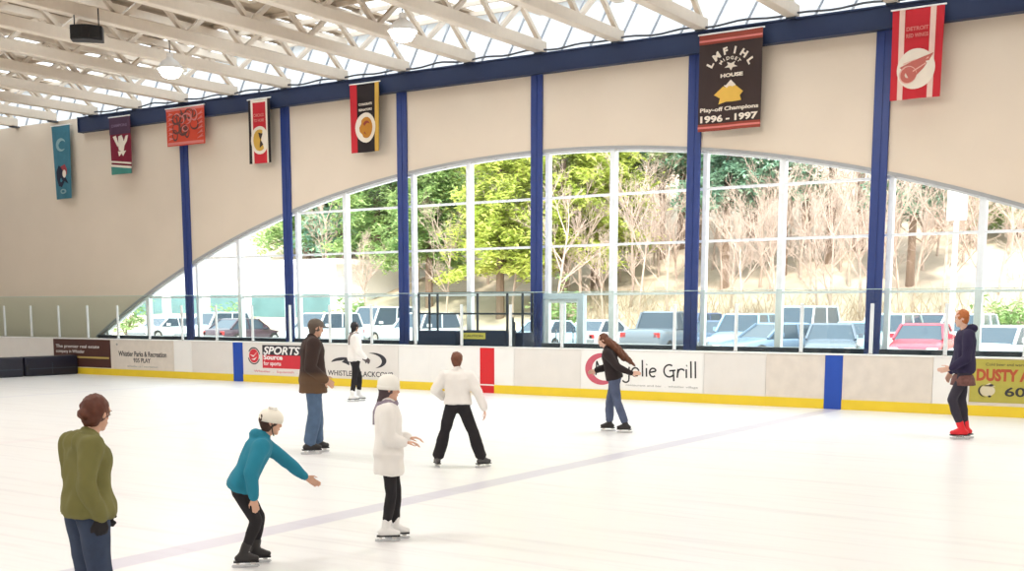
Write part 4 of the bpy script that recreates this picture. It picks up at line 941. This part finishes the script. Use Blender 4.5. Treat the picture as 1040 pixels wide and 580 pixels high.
# 8 right-hand skater
H8 = 1.84; g = ground_at(973, 68.2)
J = stand(H8); J.update(dict(elL=(0.03, 0.26, 1.20), wrL=(0.24, 0.22, 1.05), haL=(0.9, 0, -0.2), elR=(0.02, -0.26, 1.20), wrR=(0.14, -0.18, 0.97), knL=(0.17, 0.09, 0.58), knR=(-0.02, -0.09, 0.56), anL=(0.0, 0.09, 0.144), anR=(-0.10, -0.08, 0.144), head=(0.07, 0, 1.765), face=(1, 0, 0)))
rs8 = person('ginger-haired skater in dark navy hooded jacket and red skates', g, head_dir(-0.97, 0.1), J, H8,
  dict(coat=mat('dark_navy_fabric', (0.022, 0.016, 0.05), 0.85), hem_t=-0.10, hem=0.012, hood=True, trousers=mat('charcoal_leggings', (0.035, 0.03, 0.045), 0.85, var=0.2), leg_grow=0.004, leg_end=0.95, hair=mat('ginger_hair', (0.42, 0.13, 0.035), 0.6, var=0.25, scale=30), skates=mat('bright_red_skate', (0.75, 0.02, 0.03), 0.4), coat_grow=0.03, seed=24, skin=m_skin2, voxel=0.008))
bm = nb(); s8 = H8/1.72
rs = [ring(bm, (0, 0, z), Vector((1,0,0)), Vector((0,1,0)), a_, b_, 24) for z, a_, b_ in ((0.95, 0.13, 0.19), (0.88, 0.16, 0.225), (0.80, 0.175, 0.235), (0.795, 0.16, 0.22), (0.88, 0.145, 0.21))]
loft(bm, rs); sh = from_bm('shirt_hem', bm, mat('brown_plaid', (0.16, 0.07, 0.06), 0.85, var=0.6, scale=25), rs8, smooth=True); sh['label'] = 'brown shirt hem below the jacket'

# ------------------------------------------------------------------ outside : lot, hillside, building
m_lot = mat('pale_asphalt', (0.55, 0.53, 0.51), 0.9, scale=0.6, var=0.1)
bm = nb(); box(bm, -160, 60, D+WT+0.02, 60, -0.3, -0.02); tag(from_bm('parking_lot', bm, m_lot), kind='structure')
def hz(x, y):
    t = max(0, y-56)
    return 0.30*t + 0.0022*t*t + 0.9*noise.noise(Vector((x*0.06, y*0.06, 3)))*min(1, t/6)
bm = nb(); nx, ny = 90, 26; grid = []
for j in range(ny+1):
    y = 52 + 75*j/ny; grid.append([bm.verts.new((-175+240*i/nx, y, hz(-175+240*i/nx, y)-0.04)) for i in range(nx+1)])
for j in range(ny):
    for i in range(nx): bm.faces.new((grid[j][i], grid[j][i+1], grid[j+1][i+1], grid[j+1][i]))
m_hill = mat('dry_hillside', (0.46, 0.37, 0.28), 0.95, var=0.35, scale=0.7)
tag(from_bm('hillside', bm, m_hill, smooth=True), kind='structure')

def leafcards(bm, c, n, r, size, R, mi=0, flat=0.5):
    for _ in range(n):
        p = Vector(c) + Vector((R.gauss(0, r), R.gauss(0, r), R.gauss(0, r*0.7)))
        a = R.uniform(0, 2*pi); t = R.uniform(-flat, flat); u = Vector((cos(a), sin(a), t)).normalized(); v = Vector((-sin(a), cos(a), R.uniform(-flat, flat))).normalized()
        l = size*R.uniform(0.6, 1.3); w = l*0.45
        q = [p-u*l*0.5, p+v*w*0.5, p+u*l*0.6-Vector((0, 0, l*0.25)), p-v*w*0.5]
        bm.faces.new([bm.verts.new(x) for x in q]).material_index = mi
def leafmat(name, c1, c2):
    m = bpy.data.materials.new(name); m.use_nodes = True; nt = m.node_tree; bs = nt.nodes['Principled BSDF']; N = nt.nodes.new; L = nt.links.new
    tc = N('ShaderNodeTexCoord'); nz = N('ShaderNodeTexNoise'); nz.inputs['Scale'].default_value = 1.1; nz.inputs['Detail'].default_value = 5; L(tc.outputs['Object'], nz.inputs[0])
    mr = N('ShaderNodeMapRange'); mr.inputs['From Min'].default_value = 0.35; mr.inputs['From Max'].default_value = 0.65; L(nz.outputs['Fac'], mr.inputs['Value'])
    mx = N('ShaderNodeMix'); mx.data_type = 'RGBA'; mx.inputs[6].default_value = (*c1, 1); mx.inputs[7].default_value = (*c2, 1); L(mr.outputs[0], mx.inputs[0]); L(mx.outputs[2], bs.inputs['Base Color'])
    bs.inputs['Roughness'].default_value = 0.7; bs.inputs['Specular IOR Level'].default_value = 0.2
    tr = N('ShaderNodeBsdfTranslucent'); ms = N('ShaderNodeMixShader'); ms.inputs[0].default_value = 0.4; L(mx.outputs[2], tr.inputs[0]); L(bs.outputs[0], ms.inputs[1]); L(tr.outputs[0], ms.inputs[2])
    L(ms.outputs[0], nt.nodes['Material Output'].inputs['Surface']); return m
m_bark = mat('brown_bark', (0.20, 0.14, 0.10), 0.9); m_pale = mat('pale_alder_bark', (0.40, 0.31, 0.25), 0.9, var=0.5, scale=3)
LM = {'yellow': leafmat('yellow_green_needles', (0.34, 0.43, 0.08), (0.66, 0.70, 0.20)), 'green': leafmat('mid_green_needles', (0.16, 0.29, 0.10), (0.44, 0.55, 0.22)), 'pale': leafmat('hazed_green_needles', (0.32, 0.42, 0.22), (0.60, 0.66, 0.38)), 'teal': leafmat('blue_green_needles', (0.13, 0.27, 0.19), (0.36, 0.52, 0.36))}  # the pale set has distance haze worked into its needle colour
cone_mesh = {}
def conifer(seed, hue, z0=1.6):
    if (seed, hue, z0) in cone_mesh: return cone_mesh[(seed, hue, z0)]
    R = random.Random(seed); Ht = 17.0; bm = nb(); wb_ = nb()
    tube(wb_, [(0, 0, 0), (0.05, 0, Ht*0.5), (0, 0.05, Ht)], [0.28, 0.16, 0.03], 8)
    z = z0
    while z < Ht-0.3:
        rad = (1-z/Ht)**0.75*3.7 + 0.2
        for k in range(8):
            a = R.uniform(0, 2*pi); L_ = rad*R.uniform(0.7, 1.15); d = Vector((cos(a), sin(a), 0)); steps = max(3, int(L_/0.34))
            pts = []
            for i in range(steps+1):
                u = i/steps; p = Vector((0, 0, z)) + d*(L_*u) + Vector((0, 0, 0.25*sin(u*pi*0.6)-0.55*u*u*L_*0.45)); pts.append(p)
                if u > 0.15: leafcards(bm, p, 13, 0.17+0.10*u, 0.38, R)
            if k < 3: tube(wb_, pts, [0.04*(1-0.8*i/len(pts)) for i in range(len(pts))], 4)
        z += 0.42*R.uniform(0.8, 1.2)
    f = bpy.data.meshes.new('foliage'); bm.to_mesh(f); bm.free(); f.materials.append(LM[hue])
    w = bpy.data.meshes.new('trunk'); wb_.to_mesh(w); wb_.free(); w.materials.append(m_bark)
    cone_mesh[(seed, hue, z0)] = (f, w); return f, w
def baretree(seed):
    R = random.Random(seed); tb = nb(); bb = nb()
    def grow(p, d, L_, r, lev, bm):
        pts = [p]; q = p
        for i in range(4):
            d = (d + Vector((R.gauss(0, 0.08), R.gauss(0, 0.08), 0.04))).normalized(); q = q + d*(L_/4); pts.append(q)
        tube(bm, pts, [r*(1-0.13*i) for i in range(5)], 6 if lev < 2 else 4)
        if lev < 4:
            n = (9, 5, 4, 3)[lev]
            for k in range(n):
                i = R.uniform(0.25 if lev else 0.3, 1.0)*4; j = min(3, int(i)); b = pts[j].lerp(pts[j+1], i-j); a = R.uniform(0, 2*pi); sp_ = R.uniform(0.4, 0.95)
                u, v = axes(d); nd = (d*cos(sp_) + (u*cos(a)+v*sin(a))*sin(sp_) + Vector((0, 0, 0.15))).normalized()
                grow(b, nd, L_*R.uniform(0.38, 0.6), max(r*0.42, 0.012), lev+1, bb)
    grow(Vector((0, 0, -0.2)), Vector((R.gauss(0, 0.05), R.gauss(0, 0.05), 1)).normalized(), R.uniform(6.5, 8.5), 0.13, 0, tb)
    t_ = bpy.data.meshes.new('trunk'); tb.to_mesh(t_); tb.free(); t_.materials.append(m_pale)
    b_ = bpy.data.meshes.new('branches'); bb.to_mesh(b_); bb.free(); b_.materials.append(m_pale); return t_, b_
def zone(x):
    c = [190, 292, 411, 544, 704, 890]
    n = sum(1 for q in c if x > q)
    return ['left of the leftmost blue column', 'between the leftmost and second blue columns', 'between the second and third blue columns', 'between the third and fourth blue columns', 'between the fourth and fifth blue columns', 'between the fifth and sixth blue columns', 'right of the sixth blue column'][n]
HI = {385: 3.2, 436: 3.2, 466: 3.5, 712: 5.0, 735: 5.5, 762: 6.5, 793: 5.0, 815: 7.0, 840: 6.5, 868: 6.8, 922: 5.0, 950: 6.5, 990: 6.5, 645: 5.5, 690: 6.0, 628: 6.0, 670: 6.8, 604: 3.0, 553: 3.5, 572: 3.0, 508: 3.2, 535: 3.5}
# conifers : image column, depth, scale, hue, seed, label opening
for (x, Y, sc_, hue, seed, lab_) in [
    (314, 73, 1.2, 'green', 1, 'drooping mid green conifer'), (350, 73, 1.2, 'teal', 2, 'dark blue green conifer, the farther one'), (385, 66, 1.1, 'green', 3, 'broad green conifer'),
    (436, 62, 1.0, 'green', 1, 'green conifer with pale lower branches'), (466, 70, 1.15, 'yellow', 2, 'taller yellow green conifer, the farther one'),
    (508, 60, 1.0, 'yellow', 3, 'bright yellow green conifer'), (535, 70, 1.1, 'green', 2, 'green conifer close to the fourth column'),
    (572, 62, 1.05, 'yellow', 1, 'yellow green conifer'), (604, 66, 1.15, 'yellow', 3, 'widest yellow green conifer'), (645, 72, 1.0, 'green', 1, 'small distant green conifer'), (690, 74, 1.1, 'green', 2, 'distant olive green conifer by the fifth column'),
    (735, 66, 0.95, 'teal', 3, 'blue green conifer'), (793, 68, 1.0, 'teal', 1, 'dark distant conifer'), (840, 70, 1.1, 'green', 2, 'pale distant conifer'),
    (922, 66, 0.9, 'teal', 2, 'blue green conifer near the arch edge'), (1030, 74, 0.8, 'green', 3, 'green conifer by the right frame edge'), (268, 90, 0.85, 'green', 2, 'far small conifer over the white building'),
    (332, 79, 1.3, 'green', 3, 'tall green conifer in the second row'), (405, 78, 1.2, 'green', 1, 'tall conifer of the second row right behind the third column'), (487, 80, 1.2, 'green', 3, 'tall mid green conifer of the second row'),
    (553, 78, 1.25, 'yellow', 2, 'tall yellow green conifer of the second row'), (628, 74, 1.1, 'pale', 3, 'pale green conifer with a broad crown'), (670, 72, 1.0, 'pale', 1, 'pale green conifer left of the fifth column'),
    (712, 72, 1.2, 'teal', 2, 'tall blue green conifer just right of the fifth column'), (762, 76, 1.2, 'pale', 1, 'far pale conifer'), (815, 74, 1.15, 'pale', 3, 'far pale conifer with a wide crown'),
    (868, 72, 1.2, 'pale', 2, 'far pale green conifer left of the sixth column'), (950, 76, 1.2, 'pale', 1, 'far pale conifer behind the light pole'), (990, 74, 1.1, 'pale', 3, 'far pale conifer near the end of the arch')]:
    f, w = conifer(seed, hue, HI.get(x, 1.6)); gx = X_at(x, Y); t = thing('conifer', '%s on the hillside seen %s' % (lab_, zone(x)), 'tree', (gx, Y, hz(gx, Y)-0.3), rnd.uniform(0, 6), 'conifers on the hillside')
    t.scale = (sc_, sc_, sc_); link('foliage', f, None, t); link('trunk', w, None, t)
bare = [baretree(100+i) for i in range(6)]
xs_b = [565, 578, 612, 630, 650, 668, 678, 722, 742, 760, 779, 800, 821, 841, 861, 880, 897, 915, 935, 957, 975, 997, 1022, 215, 262, 330, 372, 424, 455, 495, 520, 558, 588, 622, 640, 662, 685, 715, 732, 752, 770, 788, 812, 830, 852, 872, 905, 925, 948, 965, 985, 1012, 1030]
cnt = {}
for i, x in enumerate(xs_b):
    Y = 57.5 + (i*7 % 13)*1.2 + (12 if x < 280 else 0); gx = X_at(x, Y); z_ = zone(x); sc_ = rnd.uniform(0.8, 1.25)*(0.62 if x > 600 else 0.7)
    t = thing('bare_tree', 'pale leafless tree on the hillside seen %s' % z_, 'tree', (gx, Y, hz(gx, Y)-0.1), rnd.uniform(0, 6), 'leafless trees seen ' + z_); t.scale = (sc_,)*3
    a_, b_ = bare[i % 6]; link('trunk', a_, None, t); link('branches', b_, None, t)
# brush
bm = nb(); R = random.Random(3)
for k in range(1500):
    x = R.uniform(560, 1060); Y = R.uniform(55, 62); gx = X_at(x, Y); p = Vector((gx, Y, hz(gx, Y)))
    d = Vector((R.gauss(0, 0.5), R.gauss(0, 0.5), 1)).normalized(); L_ = R.uniform(0.6, 2.2); tube(bm, [p, p+d*L_*0.5, p+d*L_+Vector((R.gauss(0, .2), 0, -0.1*L_))], [0.02, 0.014, 0.006], 3)
tag(from_bm('bramble_thicket', bm, mat('dry_bramble', (0.34, 0.25, 0.17), 0.9, var=0.4)), 'pale brown bramble thicket along the foot of the hillside behind the cars', 'brambles', kind='stuff')
# green shrubs
for (x, Y, r_, lab_) in [(570, 54.5, 1.5, 'round green shrub behind the glazed door'), (355, 54, 1.3, 'dark green shrub behind the silver car'), (128, 54, 1.6, 'green shrub low at the left corner of the arch'), (233, 54, 1.2, 'small dull green shrub beside the white building'), (1020, 54.5, 1.3, 'pale green shrub at the right frame edge')]:
    gx = X_at(x, Y); t = thing('green_shrub', lab_, 'shrub', (gx, Y, 0)); R = random.Random(int(x)); bm = nb()
    for k in range(60): leafcards(bm, (R.gauss(0, r_*0.5), R.gauss(0, r_*0.4), abs(R.gauss(r_*0.9, r_*0.5))), 14, 0.22, 0.32, R)
    fo = link('foliage', (lambda me: (bm.to_mesh(me), bm.free(), me)[2])(bpy.data.meshes.new('foliage')), LM['green'], t)
    bm = nb()
    for k in range(5): tube(bm, [(0, 0, 0), (R.gauss(0, .3), R.gauss(0, .3), r_), (R.gauss(0, .6), R.gauss(0, .6), r_*1.6)], [0.05, 0.03, 0.01], 5)
    from_bm('stems', bm, m_bark, t)
# white building far left
t = thing('white_building', 'long low white building with a dark window strip behind the left columns', 'building', (-101, 60.5, 0))
bm = nb(); box(bm, 0, 47, 0, 10, 0, 4.9); from_bm('wall', bm, mat('white_siding', (0.80, 0.79, 0.77), 0.8), t)
bm = nb(); box(bm, -0.5, 47.5, -0.6, 10.5, 4.9, 5.25); from_bm('roof', bm, m_white, t)
for k in range(11):
    f_ = nb(); x = 1.2+4.2*k; box(f_, x, x+3.4, -0.08, 0.0, 1.1, 3.0); wf = from_bm('window_frame', f_, m_frame, t)
    f_ = nb(); box(f_, x+0.1, x+3.3, -0.10, -0.08, 1.2, 2.9); from_bm('pane', f_, mat('teal_window', (0.10, 0.19, 0.20), 0.2, var=0.4, scale=0.8), wf)
# white lamp pole / sign board near right columns
t = thing('light_pole', 'tall pale light pole standing in the car park right of the sixth blue column', 'pole', (X_at(966, 44), 44, 0))
bm = nb(); tube(bm, [(0, 0, 0), (0, 0, 8)], [0.11, 0.07], 10); from_bm('pole', bm, m_white, t)
bm = nb(); box(bm, -0.32, 0.32, -0.12, 0.12, 5.0, 7.6); bevel(bm, 0.03, 2); from_bm('lamp_box', bm, m_white, t)
bm = nb(); box(bm, -0.3, 0.3, -0.3, 0.3, 0, 0.3); from_bm('base', bm, m_lot, t)

# ------------------------------------------------------------------ cars
m_tyre = mat('tyre', (0.02, 0.02, 0.02), 0.8); m_cglass = mat('tinted_car_glass', (0.05, 0.07, 0.095), 0.2, spec=0.35)
def car(label, x, Y, heading, kind, paint, cat='car'):
    Y += 5.5
    Lc, W, Hh, belt, hood, cab0, cab1, r0, r1 = {'sedan': (4.5, 1.76, 1.42, 0.92, 0.85, -1.75, 1.05, -1.05, 0.35), 'suv': (4.6, 1.84, 1.74, 1.05, 1.02, -2.15, 1.15, -1.95, 0.55),
        'pickup': (5.3, 1.92, 1.82, 1.12, 1.10, -0.75, 1.35, -0.55, 0.75), 'van': (4.9, 1.90, 2.05, 1.10, 1.05, -2.35, 1.55, -2.25, 0.85)}[kind]
    h = Lc/2; t = thing({'pickup': 'pickup_truck', 'van': 'van'}.get(kind, 'car'), label, cat, (X_at(x, Y), Y, 0.0), heading, 'vehicles in the car park')
    bm = nb(); secs = [(-h, 0.45, belt-0.18, 0.80), (-h+0.12, 0.32, belt-0.05, 0.95), (-h+0.6, 0.28, belt, 1.0), (0, 0.26, belt, 1.0), (cab1, 0.26, belt-0.02, 1.0), (h-0.5, 0.28, hood-0.08, 0.97), (h-0.12, 0.34, hood-0.22, 0.92), (h, 0.45, hood-0.35, 0.80)]
    rs = []
    for (xx, z0, z1, ww) in secs: rs.append(ring(bm, (xx, 0, (z0+z1)/2), Vector((0, 1, 0)), Vector((0, 0, 1)), W/2*ww, (z1-z0)/2, 20, 0.38))
    loft(bm, rs); from_bm('body', bm, paint, t, smooth=True)
    def cabr(bm, z, x0, x1, hw): return [bm.verts.new(v) for v in ((x0, -hw, z), (x1, -hw, z), (x1, hw, z), (x0, hw, z))]
    bm = nb(); loft(bm, [cabr(bm, belt-0.05, cab0, cab1, W/2*0.93), cabr(bm, Hh-0.06, r0, r1, W/2*0.76)]); gl_ = from_bm('windows', bm, m_cglass, t)
    bm = nb(); loft(bm, [cabr(bm, Hh-0.07, r0-0.03, r1+0.03, W/2*0.78), cabr(bm, Hh, r0+0.1, r1-0.1, W/2*0.70)]); bevel(bm, 0.02, 2); from_bm('roof', bm, paint, t)
    bm = nb()
    for (p, q) in (((cab0, r0)), ((cab1, r1))):
        for s_ in (-1, 1): bar(bm, (p, s_*W/2*0.935, belt-0.04), (q, s_*W/2*0.765, Hh-0.05), 0.08, 0.08)
    for s_ in (-1, 1): bar(bm, ((cab0+cab1)/2-0.05, s_*W/2*0.935, belt-0.04), ((r0+r1)/2-0.05, s_*W/2*0.768, Hh-0.05), 0.07, 0.05)
    from_bm('pillars', bm, paint, t)
    for sx in (-h+0.95, h-0.9):
        for sy in (-1, 1):
            bm = nb(); tube(bm, [(sx, sy*(W/2-0.20), 0.33), (sx, sy*(W/2+0.01), 0.33)], 0.33, 20); wh = from_bm('wheel', bm, m_tyre, t)
            bm = nb(); tube(bm, [(sx, sy*(W/2+0.0), 0.33), (sx, sy*(W/2+0.025), 0.33)], 0.2, 14); from_bm('hub', bm, m_steel, wh)
    for sy in (-1, 1):
        bm = nb(); box(bm, h-0.14, h-0.02, sy*W*0.36-0.17, sy*W*0.36+0.17, hood-0.36, hood-0.22); from_bm('headlight', bm, m_white, t)
        bm = nb(); box(bm, -h+0.0, -h+0.12, sy*W*0.38-0.12, sy*W*0.38+0.12, belt-0.34, belt-0.16); from_bm('tail_light', bm, mat('tail_red', (0.5, 0.03, 0.03), 0.3), t)
    bm = nb(); box(bm, -h-0.05, -h+0.1, -W*0.44, W*0.44, 0.38, 0.55); box(bm, h-0.1, h+0.05, -W*0.44, W*0.44, 0.38, 0.55); bevel(bm, 0.03, 2); from_bm('bumper', bm, mat('bumper_grey', (0.18, 0.19, 0.2), 0.5), t)
    bm = nb()
    for sy in (-1, 1): box(bm, cab1-0.55, cab1-0.38, sy*(W/2+0.10)-0.09, sy*(W/2+0.10)+0.09, belt, belt+0.15)
    from_bm('wing_mirror', bm, paint, t)
    return t
def paint(n, c): return mat(n, c, 0.25, spec=0.6, var=0.02)
N_, S_ = pi/2, -pi/2
car('dark grey pickup truck parked tail towards the window, left of the fifth blue column', 673, 40, N_+0.1, 'pickup', paint('dark_grey_paint', (0.13, 0.15, 0.18)), 'truck')
car('dark blue car parked just right of the fifth blue column', 727, 43, S_, 'sedan', paint('dark_blue_paint', (0.07, 0.10, 0.17)))
car('black roofed pale blue car, second right of the fifth blue column', 757, 40, S_+0.1, 'suv', paint('pale_blue_paint', (0.22, 0.32, 0.42)))
car('blue grey estate car parked left of the tall white van', 788, 36, S_-0.5, 'sedan', paint('blue_grey_paint', (0.15, 0.21, 0.30)))
car('tall white van parked behind the blue grey car', 817, 46, S_, 'van', paint('white_paint_gloss', (0.55, 0.58, 0.60)), 'van')
car('dark slate car parked between the white van and the sixth blue column', 845, 35.5, S_+0.3, 'sedan', paint('slate_paint', (0.11, 0.13, 0.17)))
car('pale turquoise car just left of the sixth blue column', 872, 42, S_, 'sedan', paint('turquoise_paint', (0.24, 0.38, 0.42)))
car('red car parked beyond the window right of the sixth blue column', 938, 37, S_+0.1, 'sedan', paint('red_paint', (0.42, 0.04, 0.07)))
car('pale green white car half hidden left of the red car', 903, 43, S_, 'suv', paint('mint_white_paint', (0.42, 0.50, 0.49)))
car('white car with a dark windscreen at the right frame edge', 1018, 33, S_-0.2, 'sedan', paint('white_paint_gloss', (0.55, 0.58, 0.60)))
car('pale grey car behind the navy-jacketed skater', 982, 45, S_, 'suv', paint('pale_grey_paint', (0.55, 0.57, 0.60)))
car('silver car parked beyond the window behind the man in the flat cap', 327, 39, S_, 'suv', paint('silver_paint', (0.50, 0.54, 0.58)))
car('dark maroon car parked beyond the window left of the second blue column', 248, 40, N_, 'sedan', paint('maroon_paint', (0.06, 0.035, 0.05)))
car('white car parked beyond the window just left of the dark maroon car', 218, 43, S_, 'suv', paint('white_paint_gloss', (0.55, 0.58, 0.60)))
car('white car parked beyond the leftmost window bay', 168, 44, S_, 'sedan', paint('white_paint_gloss', (0.55, 0.58, 0.60)))
car('white car parked just right of the third blue column', 428, 41, S_, 'suv', paint('white_paint_gloss', (0.55, 0.58, 0.60)))
car('white van parked just left of the third blue column', 385, 47, S_, 'van', paint('white_paint_gloss', (0.55, 0.58, 0.60)), 'van')
car('pale blue car seen through the glazed door', 562, 41, N_, 'sedan', paint('ice_blue_paint', (0.45, 0.58, 0.66)))

car('second red car, smaller and farther, beside the pale grey car', 955, 46, S_, 'suv', paint('rose_paint', (0.50, 0.20, 0.24)))
car('navy estate car parked between the pickup truck and the fifth column', 700, 46, S_, 'suv', paint('navy_paint', (0.08, 0.11, 0.20)))
car('light grey car just right of the glazed door', 612, 44, N_, 'sedan', paint('light_grey_paint', (0.62, 0.64, 0.66)))
car('white car with pale windows behind the far white-jacketed skater', 352, 46, N_, 'sedan', paint('white_paint_gloss', (0.55, 0.58, 0.60)))

# ------------------------------------------------------------------ light
w = bpy.data.worlds.new('sky'); SC.world = w; w.use_nodes = True; nt = w.node_tree; bg = nt.nodes['Background']
tc = nt.nodes.new('ShaderNodeTexCoord'); sp = nt.nodes.new('ShaderNodeSeparateXYZ'); nt.links.new(tc.outputs['Generated'], sp.inputs[0])
cr = nt.nodes.new('ShaderNodeValToRGB'); nt.links.new(sp.outputs[2], cr.inputs[0])
cr.color_ramp.elements[0].color = (1.0, 0.98, 0.95, 1); cr.color_ramp.elements[0].position = 0.0; cr.color_ramp.elements[1].color = (0.80, 0.90, 1.0, 1); cr.color_ramp.elements[1].position = 0.8
nt.links.new(cr.outputs[0], bg.inputs[0]); bg.inputs[1].default_value = 4.8
sd = bpy.data.lights.new('sun', 'SUN'); sd.energy = 8.0; sd.angle = radians(6); sd.color = (1.0, 0.94, 0.82)
so = bpy.data.objects.new('sun', sd); COL.objects.link(so); so.rotation_euler = Vector((-0.30, 0.62, -0.85)).to_track_quat('-Z', 'Y').to_euler()

vs = SC.view_settings; SC.display_settings.display_device = 'sRGB'; vs.view_transform = 'Standard'; vs.look = 'None'; vs.gamma = 1.0; vs.use_curve_mapping = False; vs.exposure = 0.0
SC.cycles.use_denoising = True; SC.cycles.max_bounces = 8; SC.cycles.transparent_max_bounces = 24; SC.cycles.sample_clamp_indirect = 6

for o in list(COL.objects):
    if o.parent is None and o.type in ('MESH', 'EMPTY') and 'label' in o.keys() and len(o['label'].split()) > 16: print('LONG', o.name, o['label'])
